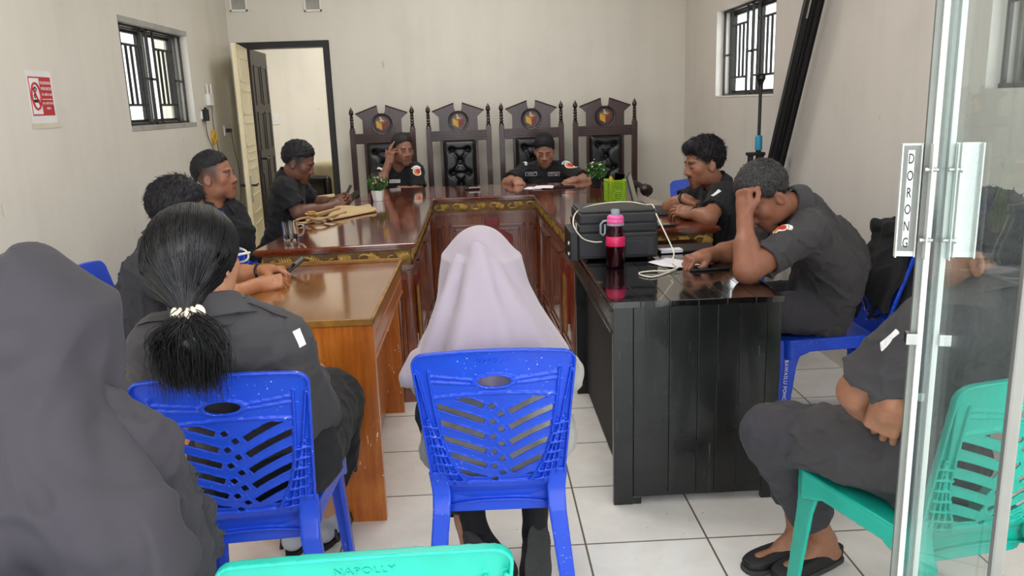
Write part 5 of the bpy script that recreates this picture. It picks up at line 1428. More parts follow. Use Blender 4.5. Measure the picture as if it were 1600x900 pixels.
# glasses: only the right arm and rim show past the hair
hR, hc = B['hR'], B['head']; tw = lambda p: Vector(hc + hR.T @ np.array(p) - B['base'])
m = MB(); m.tube([tw(p) for p in ((.079, -.005, .018), (.078, .05, .017), (.072, .092, .015))], .0028, 6)
for sx in (-1, 1):
    m.tube([tw((sx*.038+.033*math.cos(a), .100-.012*abs(math.cos(a)*.5+sx*.5), .008+.017*math.sin(a))) for a in np.linspace(0, 2*PI, 21)], .0026, 6, False)
m.tube([tw(p) for p in ((-.079, -.005, .018), (-.078, .05, .017), (-.072, .092, .015))], .0028, 6)
m.build('glasses', M['glasses_frame'], B['root'], 60)
# hair: a swept-back cap of strands gathered into a scrunchie, with a loose tail
tie = at(294, 491, 1.70); tieL = (B['hR'] @ (tie-hc))
def f_cap(P):
    L = B['toL'](P); d = ell(L, (0, -.022, .040), (.096, .112, .102)); d = smin(d, seg(L, (0, -.075, -.01), tieL, .070, .020), .05)
    cut = np.interp(L[:, 1], (-.14, -.06, -.02, .015, .05, .08), (-.30, -.14, -.055, .0, .06, .085)); return smax(d, (cut-L[:, 2])*.6, .008) + .0015*wav(L, .03, 3)
v, q = surface(f_cap, hc-.19, hc+.19, .0042); hb = link('hair', mesh_np('hair', v-B['base'], q), M['hair_gloss'], B['root'])
rg = np.random.RandomState(5); lines = []
for i in range(2600):
    a = rg.uniform(-2.3, 2.3); el = rg.uniform(.05, 1.45)                      # start on the hairline or the crown
    st = np.array([.098*math.sin(a)*math.cos(el), -.022+.114*math.cos(a)*math.cos(el)*(.9 if abs(a) < 1.6 else 1), .042+.104*math.sin(el)])
    k = 14; ln = []
    for j in range(k):
        t = j/(k-1); p = st*(1-t)+(tieL+np.array([0, 0, .004]))*t; c0 = np.array([0, -.022, .04]); 
        dirv = p-c0; rad = np.linalg.norm(dirv/np.array([.100, .116, .106])); push = max(1.0, 1/max(rad, .2)) if t < .72 else 1+(max(1.0, 1/max(rad, .2))-1)*max(0, 1-(t-.72)/.28)
        ln.append(c0+dirv*push*1.004)
    lines.append(ln)
lines = np.array(lines); wl = lines.reshape(-1, 3) @ hR + hc
for _ in range(3):
    dd = f_cap(wl.astype(F32)); g = nrm_rows(wl-(hc+hR.T @ np.array([0, -.02, .02]))); wl = wl - g*np.clip(dd-rg.uniform(.0, .0035, len(dd)) if False else dd-.0012, -.02, .02)[:, None]
lines = wl.reshape(lines.shape) + rg.normal(size=(len(lines), 1, 3))*.0009
ribbon_mesh('hair_strands', lines-B['base'], np.array([.0007]+[.0013]*12+[.0008]), M['hair_gloss'], hb)
tl = []
for i in range(2600):
    p = tie + rg.normal(size=3)*.010; ang = rg.uniform(0, 2*PI); out = np.array([math.cos(ang)*1.15, -.28-.25*rg.rand(), 0]); f_ = rg.uniform(.25, 1.0); ln = []; L_ = rg.uniform(.06, .155)
    cu = rg.normal()*.5
    for j in range(12):
        t = j/11; q = p + np.array([0, -.012, -.01]) + out*(.066*f_*math.sin(min(1.0, t*1.25)*PI*.62)) + np.array([.004, 0, -L_*t*(.55+.45*t)]) + np.array([-math.sin(ang), 0, math.cos(ang)])*cu*.030*t*t
        ln.append(q)
    tl.append(ln)
ribbon_mesh('ponytail', np.array(tl)-B['base'], np.linspace(.0013, .0004, 12), M['hair_gloss'], B['root'])
def f_tail(P): return smin(ell(P, tie+np.array([.004, -.006, -.070]), (.046, .030, .054)), seg(P, tie, tie+np.array([0, -.01, -.05]), .016, .04), .03)+.006*wav(P, .03, 8)
v, q = surface(f_tail, tie-.16, tie+.12, .005); link('tail_core', mesh_np('tail_core', v-B['base'], q), M['hair_gloss'], B['root'])
sc = []; nr = 64; ax3 = nrm(np.array([.05, -.35, -1.0])); a1 = nrm(np.cross(ax3, (0, 1, 0))); a2 = np.cross(ax3, a1)
def f_scr(P):
    q = P-tie.astype(F32); h = q @ ax3.astype(F32); x = q @ a1.astype(F32); y = q @ a2.astype(F32); a = np.arctan2(y, x); rr = np.sqrt(x*x+y*y)
    R_ = .021+.003*np.sin(5*a+1); return np.sqrt((rr-R_)**2+(h+.004*np.sin(3*a))**2) - (.0115+.0028*np.sin(11*a+60*h)+.002*np.sin(7*a))
v, q = surface(f_scr, tie-.05, tie+.05, .0018); link('scrunchie', mesh_np('scrunchie', v-B['base'], q), M['scrunchie_cream'], B['root'])
# her sandals and grey ankle socks
for q in 'LR':
    a = B['A'+q]; ft = nrm((*B['foot'+q], 0)); v, qd = surface(lambda P: smin(seg(P, a-ft*.04+np.array([0, 0, -.05]), a+ft*.13+np.array([0, 0, -.06]), .036, .030), seg(P, a+np.array([0, 0, .02]), a+np.array([0, 0, -.04]), .041, .040), .02), a-.22, a+.22, .005)
    link('sock', mesh_np('sock', v-B['base'], qd), M['sock_grey'], B['root'])
    m = MB(); R3 = Matrix([[float(np.cross(ft, (0, 0, 1))[i]), float(ft[i]), (0, 0, 1)[i], float((np.array([a[0], a[1], 0])-B['base'])[i])] for i in range(3)]+[[0, 0, 0, 1]])
    m.prism([(.040*math.cos(t)*(1.1 if math.sin(t) > 0 else .9), .045+.13*math.sin(t)) for t in np.linspace(0, 2*PI, 24, endpoint=False)], .0, .018, 'z', R3)
    sd = m.build('sandal_sole', M['sandal_black'], B['root'])
    for yy, zz in ((.10, .062), (-.035, .075)):
        m = MB(); m.tube([R3 @ Vector(p) for p in ((-.042, yy, .015), (-.036, yy+.0, zz*.7), (0, yy, zz), (.036, yy, zz*.7), (.042, yy, .015))], .007, 8)
        m.build('sandal_strap', M['sandal_black'], sd, 60)

# ---- veiled women: the cloth follows a centre line with its own width and depth at every height
def drape(s, name, mat, prof, headr, seed, ridges=(), hem=None, face_dir=None, fold=.004, res=.006, nf=(9, 14), amp=(.0, .010), parent=None, front_open=True, ridge=0.0, crs=.8):
    z = np.array([p[0] for p in prof]); o = np.argsort(z); z = z[o]; A_ = np.array([p[1:] for p in prof], float)[o]
    def f(P):
        c = [np.interp(P[:, 2], z, A_[:, i]).astype(F32) for i in range(4)]
        x = P[:, 0]-c[0]; y = P[:, 1]-c[1]; a = np.arctan2(x, -y)
        k = np.clip((z[-1]-P[:, 2])/(z[-1]-z[0]), 0, 1); am = amp[0]+(amp[1]-amp[0])*k
        rad = 1 + (am/.2)*(np.sin(nf[0]*a+2.2*np.sin(2*a+seed)+seed)+.6*np.sin(nf[1]*a+1.5*np.sin(3*a)+2*seed))
        e = (np.sqrt((x/(c[2]*rad))**2+(y/(c[3]*rad))**2)-1)*np.minimum(c[2], c[3])*.8
        if ridge: e = e - ridge*(.25+k)*(1-2.6*np.abs(np.sin(2.6*a+.9*np.sin(1.7*a+seed)+3.2*P[:, 2]+seed))**.7)
        e = np.maximum(e, P[:, 2]-z[-1])
        L = s['toL'](P); h = ell(L, headr[0], headr[1])
        d = smin(e, h, .060)
        for (p0, p1, r0, r1) in ridges: d = smin(d, seg(P, p0, p1, r0, r1), .028)
        d = d + fold*wav(P, .13, seed) - fold*crs*np.maximum(0, 1-2.5*crease(P, .16, seed+3))
        d = np.maximum(d, (hem(P) if hem else z[0]-P[:, 2]))
        if front_open:
            d = smax(d, -ell(L, (0, .115, -.010), (.060, .070, .082)), .01)
        return d
    s['drape_f'] = f
    lo = np.array([(A_[:, 0]-A_[:, 2]).min()-.06, (A_[:, 1]-A_[:, 3]).min()-.06, z[0]-.12]); hi = np.array([(A_[:, 0]+A_[:, 2]).max()+.06, (A_[:, 1]+A_[:, 3]).max()+.06, s['head'][2]+.20])
    v, q = surface(f, lo, hi, res, margin=.09); v = relax(v, q, 1, .5)
    return link(name, mesh_np(name, v-s['base'], q), mat, s['root'] if parent is None else parent)
# lilac hijab
C = dict(head=(752, 434, 2.15), face=(.02, 1, -.42), N=(758, 505, 2.06), pel=np.array([.02, 2.14, .54]), front=(0, 1, 0), SL=(690, 552, 2.08), SR=(838, 548, 2.08),
         EL=np.array([-.160, 2.18, .66]), ER=np.array([.205, 2.18, .66]), WL=np.array([-.07, 2.38, .60]), WR=np.array([.09, 2.38, .60]), handL=((.6, .5, -.1), (0, 0, 1), 'relax', 'in'), handR=((-.6, .5, -.1), (0, 0, 1), 'relax', 'in'),
         tone='a87a60', hs=.95, hair=None, w=.92, KL=np.array([-.15, 2.44, .46]), KR=np.array([.15, 2.44, .46]), AL=np.array([-.085, 2.28, .17]), AR=np.array([.13, 2.30, .17]), footL=(.25, -.55, -.9), footR=(-.05, -.62, -.9))
person('person', 'woman in a pale lilac hijab in the middle foreground, seen from behind', C)
shirt(C, M['tunic_grey'], 41, .9, .9, collar=False, open_v=0, longL=.85, longR=.85, fold=.006, sleeve=.046, hem=None, name='tunic', skirt=lambda P: smax(ell(P, C['pel']+np.array([0, .02, -.06]), (.222, .190, .165)), .36-P[:, 2], .01))
trousers(C, M['trouser_black'], 42, hemL=.02, hemR=.02, rk=.078, ra=.060, rh=.086)
def px_prof(rows, Y, ry):
    out = []
    for (y, xl, xr), r_, dy in zip(rows, ry, Y):
        a = at(xl, y, dy); b = at(xr, y, dy); out.append(((a[2]+b[2])/2, (a[0]+b[0])/2, dy, (b[0]-a[0])/2, r_))
    return out
prof = px_prof([(405, 700, 810), (440, 689, 824), (478, 678, 845), (510, 666, 866), (545, 652, 888), (585, 640, 903), (640, 632, 906)], (2.13, 2.11, 2.08, 2.07, 2.07, 2.07, 2.07), (.105, .115, .135, .15, .165, .175, .18))
rd = lambda a, b, r0, r1: (at(*a), at(*b), r0, r1)
drape(C, 'hijab', M['hijab_lilac'], prof, ((0, -.012, .028), (.100, .118, .122)), 1.3,
      ridges=(rd((742, 385, 2.035), (716, 560, 1.922), .010, .028), rd((752, 392, 2.022), (792, 570, 1.915), .010, .022), rd((764, 400, 2.034), (856, 565, 1.945), .008, .018), rd((748, 392, 2.030), (752, 570, 1.930), .010, .030), rd((715, 400, 2.04), (668, 560, 1.98), .008, .02), rd((650, 560, 2.02), (640, 590, 2.0), .02, .03)),
      hem=lambda P: (at(770, 600, 1.9)[2]-.02 + .22*np.maximum(0, .0-(P[:, 0]+.05)*.0) - .10*np.clip(-(P[:, 0]+.10), 0, .2)) - P[:, 2], nf=(7, 12), amp=(.0, .009), fold=.002, res=.005, crs=0)
for q in 'LR':      # shoes stand on their toes, soles turned to the viewer
    a = C['A'+q]; heel = {'L': at(734, 838, 2.22), 'R': at(841, 826, 2.24)}[q]; toe = {'L': at(786, 905, 2.10), 'R': at(838, 912, 2.10)}[q]; toe[2] = max(toe[2], .03)
    u = nrm(toe-heel); n = nrm(np.array([0, -1, -.35]) - u*float(np.dot(u, (0, -1, -.35)))); x = np.cross(u, n); Lh = np.linalg.norm(toe-heel)/2+.015; R3 = np.array([x, u, n]); c = (heel+toe)/2
    def fo(P, w, l, n0, n1):
        L = (P-c.astype(F32)) @ R3.T.astype(F32); ww = w*(1+.12*np.clip(L[:, 1]/l, -1, 1)-.10*np.exp(-((L[:, 1]+.01)/.03)**2)); o = (np.sqrt((np.abs(L[:, 0])/ww)**2.6+(np.abs(L[:, 1])/l)**2.6)-1)*w
        return o, L[:, 2]
    def f_up(P): o, h = fo(P, .040, Lh, 0, 0); return smax(o, np.maximum(h-.004, -h-.052), .014)
    def f_so(P):
        o, h = fo(P, .043, Lh+.004, 0, 0); L = (P-c.astype(F32)) @ R3.T.astype(F32)
        g = np.abs(((L[:, 1]+np.where(np.floor(L[:, 0]/.022) % 2 == 0, 1, -1)*L[:, 0]*.8)/.009) % 1-.5)
        return np.maximum(o, np.maximum(h-.014+.002*(g < .16), -h+.002))
    lo, hi = c-.18, c+.18
    v, qd = surface(f_up, lo, hi, .004); sh = link('shoe', mesh_np('shoe', v-C['base'], qd), M['shoe_black'], C['root'])
    v, qd = surface(f_so, lo, hi, .0022); link('sole', mesh_np('sole', v-C['base'], qd), M['sole_rubber'], sh)
    v, qd = surface(lambda P: smin(seg(P, a+np.array([0, .02, .12]), heel-n*.025, .050, .036), seg(P, heel-n*.03, (heel+toe)/2-n*.03, .036, .034), .02), a-.22, a+.24, .005)
    link('sock', mesh_np('sock', v-C['base'], qd), M['sock_black'], C['root'])
# dark grey hijab, lower left corner
A = dict(head=(74, 528, 1.26), face=(.32, .95, -.04), N=(70, 640, 1.22), pel=np.array([-.70, 1.20, .52]), front=(.05, 1, 0), SL=(-60, 720, 1.22), SR=(205, 712, 1.24),
         EL=np.array([-.90, 1.30, .64]), ER=np.array([-.565, 1.30, .64]), WL=np.array([-.78, 1.56, .62]), WR=np.array([-.62, 1.56, .62]), handL=((.6, .5, -.1), (0, 0, 1), 'relax', 'in'), handR=((-.6, .5, -.1), (0, 0, 1), 'relax', 'in'),
         tone='a87a60', hs=.95, hair=None, w=.95, HL=np.array([-.80, 1.20, .50]), HR=np.array([-.66, 1.20, .50]), KL=np.array([-.92, 1.52, .45]), KR=np.array([-.74, 1.52, .45]))
person('person', 'woman in a dark grey hijab in the lower left corner, seen from behind', A)
shirt(A, M['hijab_dark'], 43, .9, .9, collar=False, open_v=0, longL=.85, longR=.85, fold=.006, sleeve=.066, name='coat', skirt=lambda P: smax(ell(P, A['pel']+np.array([.0, .06, -.05]), (.215, .22, .16)), .33-P[:, 2], .01))
trousers(A, M['hijab_dark'], 44, hemL=.05, hemR=.05, rk=.082, ra=.078, rh=.105, name='skirt', extra=lambda P: seg(P, (A['HL']+A['HR'])/2, (A['KL']+A['KR'])/2, .12, .10))
prof = px_prof([(500, -12, 150), (555, -24, 158), (610, -30, 158), (655, -40, 162), (700, -75, 210), (760, -110, 266), (830, -135, 300), (900, -150, 300)], (1.26, 1.25, 1.23, 1.22, 1.21, 1.20, 1.20, 1.20), (.105, .115, .115, .12, .15, .175, .19, .20))
drape(A, 'hijab', M['hijab_dark'], prof, ((0, -.012, .030), (.098, .116, .122)), 2.1,
      ridges=(rd((60, 560, 1.185), (75, 640, 1.16), .04, .05), rd((70, 640, 1.16), (150, 890, 1.07), .05, .07), rd((20, 560, 1.18), (-10, 880, 1.06), .03, .06), rd((170, 690, 1.18), (240, 860, 1.10), .03, .06)),
      hem=lambda P: (.62 + 1.1*np.maximum(0, P[:, 0]+.50)*(P[:, 0] > -.50)) - P[:, 2], nf=(5, 9), amp=(.004, .020), fold=.013, res=.005, ridge=.030)
# ------------------------------------------------------------------ things on the tables, on the walls and in hands
def spline(pts, n=8):
    """Catmull-Rom through the points"""
    p = [np.array(q, float) for q in pts]; p = [2*p[0]-p[1]] + p + [2*p[-1]-p[-2]]; out = []
    for i in range(1, len(p)-2):
        for k in range(n):
            t = k/n; out.append(.5*((2*p[i]) + (-p[i-1]+p[i+1])*t + (2*p[i-1]-5*p[i]+4*p[i+1]-p[i+2])*t*t + (-p[i-1]+3*p[i]-3*p[i+1]+p[i+2])*t**3))
    out.append(p[-2]); return [Vector(q) for q in out]
def loc(v, r): return [Vector(q)-r.location for q in v]
ZB = .7525; ZA = ZW+.001
def slab(name, label, cat, c, L, W, T, rz, mat, face=None, tilt=None, fmat='screen_black', group=None):
    """a phone-like slab"""
    r = thing(name, label, cat, c, rz, group)
    if tilt: r.rotation_euler = (*tilt, rz)
    m = MB(); m.box((-W/2, -L/2, 0), (W/2, L/2, T), min(T*.45, .004)); m.build('case', mat, r)
    m = MB(); m.box((-W/2+.003, -L/2+.003, T-.0005), (W/2-.003, L/2-.003, T+.0004)); m.build('screen', M[fmat], r)
    return r

# printer
px0, px1, py0, py1 = .402, .742, 3.345, 3.66
r = thing('printer', 'black desktop printer standing on the far end of the black table', 'printer', ((px0+px1)/2, (py0+py1)/2, ZB)); w, d = (px1-px0)/2, (py1-py0)/2
m = MB(); m.box((-w, -d+.012, .008), (w, d, .118), .006); m.box((-w+.006, -d+.022, .114), (w-.006, d, .124)); m.box((-w, -d+.012, .122), (w, d, .158), .006); m.build('body', M['plastic_black'], r)
m = MB(); m.box((-w+.004, -d, .160), (w-.004, d-.01, .205), .008); m.box((-w+.012, -d+.01, .156), (w-.012, d-.015, .162)); m.build('scanner_lid', M['plastic_dark'], r)
m = MB(); m.box((-w+.01, -d+.01, .204), (w-.012, d-.03, .216), .005); m.build('top_cover', M['plastic_black'], r)
m = MB(); m.box((w*.12, -d+.005, .018), (w-.016, -d+.016, .098), .003); m.box((w*.18, -d+.002, .024), (w-.05, -d+.008, .086), .003); m.build('front_tray', M['plastic_dark'], r)
m = MB(); m.box((-w+.004, -d+.004, .020), (w*.06, -d+.014, .108), .003); m.build('front_panel', M['plastic_dark'], r)
m = MB(); m.box((-w-.0015, -d+.06, .125), (-w+.002, -d+.10, .155)); m.build('label_sticker', M['plastic_white'], r)
m = MB(); m.box((-w-.035, -d+.02, .0), (-w+.001, d-.07, .130), .005); m.build('side_tank', M['plastic_black'], r)
for k in range(2):
    m = MB(); m.lathe([(.010, 0), (.010, .006), (.006, .007)], (0, 0, 0), 14, Matrix.Translation((-w-.035, -d+.05, .030+.045*k)) @ Matrix.Rotation(-PI/2, 4, 'Y')); m.build('side_port', M['steel'], r, 40)
for sx in (-1, 1):
    for sy in (-1, 1): m = MB(); m.lathe([(.012, 0), (.012, .01)], (sx*(w-.03), sy*(d-.04), 0), 10); m.build('foot', M['sole_rubber'], r)
# white cable running over it to the hand
c0 = V3(px0-.037, py0+.05, ZB+.085)
pts = [at(941, 378, py0-.01), at(927, 378, py0-.012), at(910, 372, py0-.02), at(897, 354, 3.32), at(897, 338, 3.36), at(906, 328, 3.44), at(925, 321, 3.54), at(950, 317.5, 3.58), at(985, 317.5, 3.58), at(1008, 320, 3.5)]
pts[7][2] = pts[8][2] = ZB+.2195
pts += [V3(.735, 3.44, ZB+.2195), at(1026, 336, 3.335), at(1036, 357, 3.27), at(1047, 380, 3.22), at(1053, 396, 3.16), at(1050, 410, 3.10), on(1057, 420, ZB+.006), on(1040, 427, ZB+.004), on(1020, 432.5, ZB+.004), on(1002, 430, ZB+.004), on(1000, 426, ZB+.004), on(1020, 423.5, ZB+.006), on(1045, 423, ZB+.009), on(1062, 417, ZB+.014)]
m = MB(); m.tube(spline(pts, 9), .0030, 8); tag(m.build('cable', M['cable_white'], None, 180), 'white cable looping over the printer and onto the black table', 'cable')
# pink bottle
bp = on(964, 419, ZB); r = thing('water_bottle', 'magenta translucent bottle with pink and grey cap before the printer', 'bottle', (bp[0], bp[1]+.035, ZB))
m = MB(); m.lathe([(.030, 0), (.037, .003), (.0385, .010), (.0385, .075), (.0375, .110), (.036, .120), (.031, .145), (.029, .172), (.027, .172), (.029, .145), (.034, .118), (.036, .10), (.0365, .012), (.030, .006), (.0, .006)], n=32, caps=False); m.build('body', M['bottle_magenta'], r, 60)
m = MB(); m.lathe([(.0, .008), (.0345, .008), (.0355, .080), (.0, .080)], n=28, caps=False); m.build('drink', M['magenta_drink'], r, 50)
m = MB(); m.lathe([(.0392, .088), (.0396, .090), (.0385, .124), (.0360, .128)], n=32, caps=False); m.build('grip_band', M['bottle_band'], r, 60)
m = MB(); m.lathe([(.033, .170), (.035, .172), (.035, .178), (.033, .180)], n=28); cp = m.build('cap_ring', M['bottle_grey'], r, 50)
m = MB(); m.lathe([(.0335, .179), (.0345, .181), (.0345, .196), (.032, .199)], n=28); m.build('cap', M['bottle_pink'], r, 50)
m = MB(); m.lathe([(.0335, .198), (.034, .200), (.034, .206), (.028, .212), (.018, .214)], n=28); m.build('cap_lid', M['bottle_pink'], r, 50)
m = MB(); m.lathe([(.018, .212), (.018, .232), (.015, .236)], n=20); m.build('spout', M['bottle_grey'], r, 50)
m = MB(); m.tube([(-.032, 0, .190), (-.048, -.002, .190), (-.060, -.002, .178), (-.061, -.002, .140), (-.050, -.002, .132), (-.043, -.001, .140), (-.042, 0, .176)], .0045, 8); m.build('carry_loop', M['bottle_grey'], r, 60)
# papers, phone, folder on the black table
def sheet(name, label, corners, z, mat, group=None, seed=0, cat='paper', curl=.004):
    c = [np.array(q) for q in corners]; n = 10; vs = []; fs = []
    for j in range(n+1):
        for i in range(n+1):
            u, v = i/n, j/n; p = (c[0]*(1-u)+c[1]*u)*(1-v) + (c[3]*(1-u)+c[2]*u)*v; h = curl*(abs(math.sin(3*u+seed))*abs(math.sin(2.4*v+seed*2))); vs.append((p[0], p[1], z+h))
    for j in range(n):
        for i in range(n): a = j*(n+1)+i; fs.append((a, a+1, a+n+2, a+n+1))
    cen = np.mean(vs, 0); cen[2] = z; me = mesh_np(name, np.array(vs)-cen, fs); o = link(name, me, mat); o.location = cen
    s_ = o.modifiers.new('thickness', 'SOLIDIFY'); s_.thickness = .0008; s_.offset = 1
    return tag(o, label, cat, group)
sheet('paper_sheet', "crumpled white paper under the cable and fingers on the black table", [on(1012, 412, ZB), on(1040, 404, ZB), on(1112, 412, ZB), on(1060, 421, ZB)], ZB+.001, M['paper_white'], seed=1, curl=.007)
slab('phone', 'black phone lying on the black table beside the elbow', 'phone', on(1106, 420, ZB), .155, .076, .010, math.radians(-84), M['plastic_dark'])
q = on(1066, 391, ZB); r = thing('folder', 'flat black folder lying on the black table behind the hand', 'folder', q, math.radians(4))
m = MB(); m.box((-.12, -.07, 0), (.15, .10, .012), .004); m.build('cover', M['plastic_black'], r); m = MB(); m.box((-.118, -.071, .004), (-.02, -.02, .018), .001); m.build('paper_slip', M['paper_white'], r)
# laptop on the right wing
r = thing('laptop', 'open grey laptop on the right table wing before the man with the moustache', 'laptop', (.985, 4.46, ZA), -.235)
m = MB(); m.box((-.115, -.16, .0), (.120, .16, .016), .004); m.build('base', M['plastic_dark'], r)
m = MB()
for i in range(5):
    for j in range(12): m.box((-.095+i*.022, -.140+j*.0235, .0158), (-.077+i*.022, -.121+j*.0235, .0175))
m.build('keyboard', M['plastic_black'], r)
m = MB(); m.box((.035, -.05, .0158), (.10, .05, .0166)); m.build('touchpad', M['frame_grey'], r)
Mx = Matrix.Translation((-.115, 0, .014)) @ Matrix.Rotation(math.radians(-14), 4, 'Y')
m = MB(); m.box((-.006, -.16, 0), (.002, .16, .205), .002, Mx); sc_ = m.build('screen', M['plastic_dark'], r)
m = MB(); m.box((.0018, -.152, .012), (.0026, .152, .197), 0, Mx); m.build('display', M['screen_black'], sc_)
slab('phone', 'dark phone lying on the right table wing in front of the laptop', 'phone', on(1031, 353, ZA), .15, .072, .009, math.radians(-78), M['plastic_dark'])
# lime pen basket
bp = on(963, 316, ZA); r = thing('pen_basket', 'lime green mesh pen basket behind the printer', 'basket', (bp[0], bp[1]+.05, ZA), .05)
a, h = .056, .135; m = MB(); t = .0022
for k in range(11):
    x = -a+2*a*k/10
    for s in (-1, 1):
        m.box((x-t, s*a-t, .004), (x+t, s*a+t, h)); m.box((s*a-t, x-t, .004), (s*a+t, x+t, h))
for k in range(12):
    z = .006+k*(h-.008)/11
    for s in (-1, 1): m.box((-a, s*a-t, z-t), (a, s*a+t, z+t)); m.box((s*a-t, -a, z-t), (s*a+t, a, z+t))
m.box((-a, -a, 0), (a, a, .004)); m.build('mesh', M['lime_plastic'], r)
m = MB()
for q in ((-a-.004, -a-.004, a+.004, -a+.003), (-a-.004, a-.003, a+.004, a+.004), (-a-.004, -a, -a+.003, a), (a-.003, -a, a+.004, a)): m.box((q[0], q[1], h-.006), (q[2], q[3], h+.002), .001)
m.build('rim', M['lime_plastic'], r)
bl = r.location
o = thing('marker', 'yellow marker standing in the lime pen basket', 'pen', (bl[0]-.028, bl[1]-.015, ZA+.006)); m = MB(); m.tube([(0, 0, 0), (0, 0, .125)], .009, 12); m.build('barrel', M['yellow_plastic'], o, 40); m = MB(); m.tube([(0, 0, .125), (0, 0, .150)], .010, 12); m.build('cap', M['yellow_plastic'], o, 40)
o = thing('tape_roll', 'white tape roll inside the lime pen basket', 'tape', (bl[0]+.014, bl[1]-.036, ZA+.038)); m = MB(); m.tube([(.030*math.cos(t_), 0, .030*math.sin(t_)) for t_ in np.linspace(0, 2*PI, 25)], .006, 8, False); m.build('roll', M['plastic_white'], o, 60)
slab('phone', 'black phone leaning upright out of the lime pen basket', 'phone', (bl[0]+.022, bl[1]+.02, ZA+.008), .16, .068, .010, .1, M['plastic_black'], tilt=(math.radians(80), .18)).location.z += .085

# potted plants
def potted(label, c, pr, ph, fr, seed, pot, flowers, sqz=1.0):
    r = thing('potted_plant', label, 'plant', c); m = MB(); n = 6; a0 = .3
    lo_ = [(pr*.72*math.cos(a0+2*PI*k/n), pr*.72*math.sin(a0+2*PI*k/n)) for k in range(n)]; hi_ = [(pr*math.cos(a0+2*PI*k/n), pr*math.sin(a0+2*PI*k/n)) for k in range(n)]
    b = [m.bm.verts.new((*p, 0)) for p in lo_]; t_ = [m.bm.verts.new((*p, ph)) for p in hi_]; ti = [m.bm.verts.new((p[0]*.88, p[1]*.88, ph)) for p in hi_]; bi = [m.bm.verts.new((p[0]*.86, p[1]*.86, ph*.75)) for p in hi_]
    m.bm.faces.new(b[::-1]); m.bm.faces.new(bi)
    for k in range(n):
        j = (k+1) % n; m.bm.faces.new((b[k], b[j], t_[j], t_[k])); m.bm.faces.new((t_[k], t_[j], ti[j], ti[k])); m.bm.faces.new((ti[k], ti[j], bi[j], bi[k]))
    m.build('pot', M[pot], r)
    rg = np.random.RandomState(seed); vs = []; fs = []; fl = []; ff = []
    for k in range(420):
        d = rg.normal(size=3); d /= np.linalg.norm(d); rad = fr*rg.uniform(.45, 1.0); p = d*rad*np.array([1, 1, .85]) + [0, 0, ph+fr*.72]
        if p[2] < ph*.9: continue
        a = nrm(rg.normal(size=3)+d); b_ = nrm(np.cross(a, rg.normal(size=3))); n_ = np.cross(a, b_); ln, wd = fr*.28, fr*.11; i0 = len(vs)
        vs += [p, p+a*ln*.5+b_*wd+n_*wd*.3, p+a*ln, p+a*ln*.5-b_*wd+n_*wd*.3]; fs.append((i0, i0+1, i0+2, i0+3))
    o = link('foliage', mesh_np('foliage', vs, fs, False), M['leaf_green'], r); o['kind'] = 'stuff'
    st = []
    for k in range(26):
        d = nrm(rg.normal(size=3)+[0, 0, .6]); st.append([np.array([0, 0, ph*.8]), np.array([0, 0, ph])+d*fr*.4, np.array([0, 0, ph+fr*.6])+d*fr*.75])
    o2 = ribbon_mesh('stems', np.array(st), .0012, M['leaf_green'], r); o2['kind'] = 'stuff'
    for k in range(34):
        d = rg.normal(size=3); d[2] = abs(d[2])*.9; d /= np.linalg.norm(d); p = d*fr*rg.uniform(.9, 1.12) + [0, 0, ph+fr*.72]
        for q in range(5):
            t1 = nrm(np.cross(d, (0, .3, 1))); t2 = np.cross(d, t1); an = 2*PI*q/5; u = t1*math.cos(an)+t2*math.sin(an); v = np.cross(d, u); i0 = len(fl); s_ = fr*.10
            fl += [p, p+u*s_*.6+v*s_*.4+d*s_*.2, p+u*s_*1.1+d*s_*.35, p+u*s_*.6-v*s_*.4+d*s_*.2]; ff.append((i0, i0+1, i0+2, i0+3))
    o3 = link('blossoms', mesh_np('blossoms', fl, ff, False), M[flowers], r); o3['kind'] = 'stuff'
    return r
q = on(590, 315, ZA); potted('small leafy plant in a white faceted pot on the left corner of the table', (q[0], q[1]+.045, ZA), .046, .072, .066, 3, 'pot_white', 'flower_pink')
q = on(945, 299, ZA); potted('small pale-flowered plant at the right end of the head table', (.84, 5.86, ZA), .045, .070, .075, 8, 'plastic_black', 'flower_white')
# mug of coffee
q = on(451, 377, ZA); r = thing('coffee_mug', 'clear glass mug with a rest of black coffee on the left wing', 'mug', (q[0]+.005, q[1]+.04, ZA)); R_ = .041
m = MB(); m.lathe([(R_*.86, 0), (R_*.90, .004), (R_, .092), (R_-.0028, .092), (R_*.90-.003, .010), (.0, .009)], n=32, caps=False); m.build('glass', M['mug_glass'], r, 60)
m = MB(); m.lathe([(0, .0095), (R_*.90-.004, .0105), (R_*.91-.003, .030), (0, .030)], n=28, caps=False); m.build('coffee', M['coffee'], r, 40)
m = MB(); m.tube(spline([(R_*.97, 0, .078), (R_+.022, 0, .074), (R_+.026, 0, .05), (R_+.014, 0, .026), (R_*.93, 0, .022)], 5), .005, 10); m.build('handle', M['mug_glass'], r, 180)
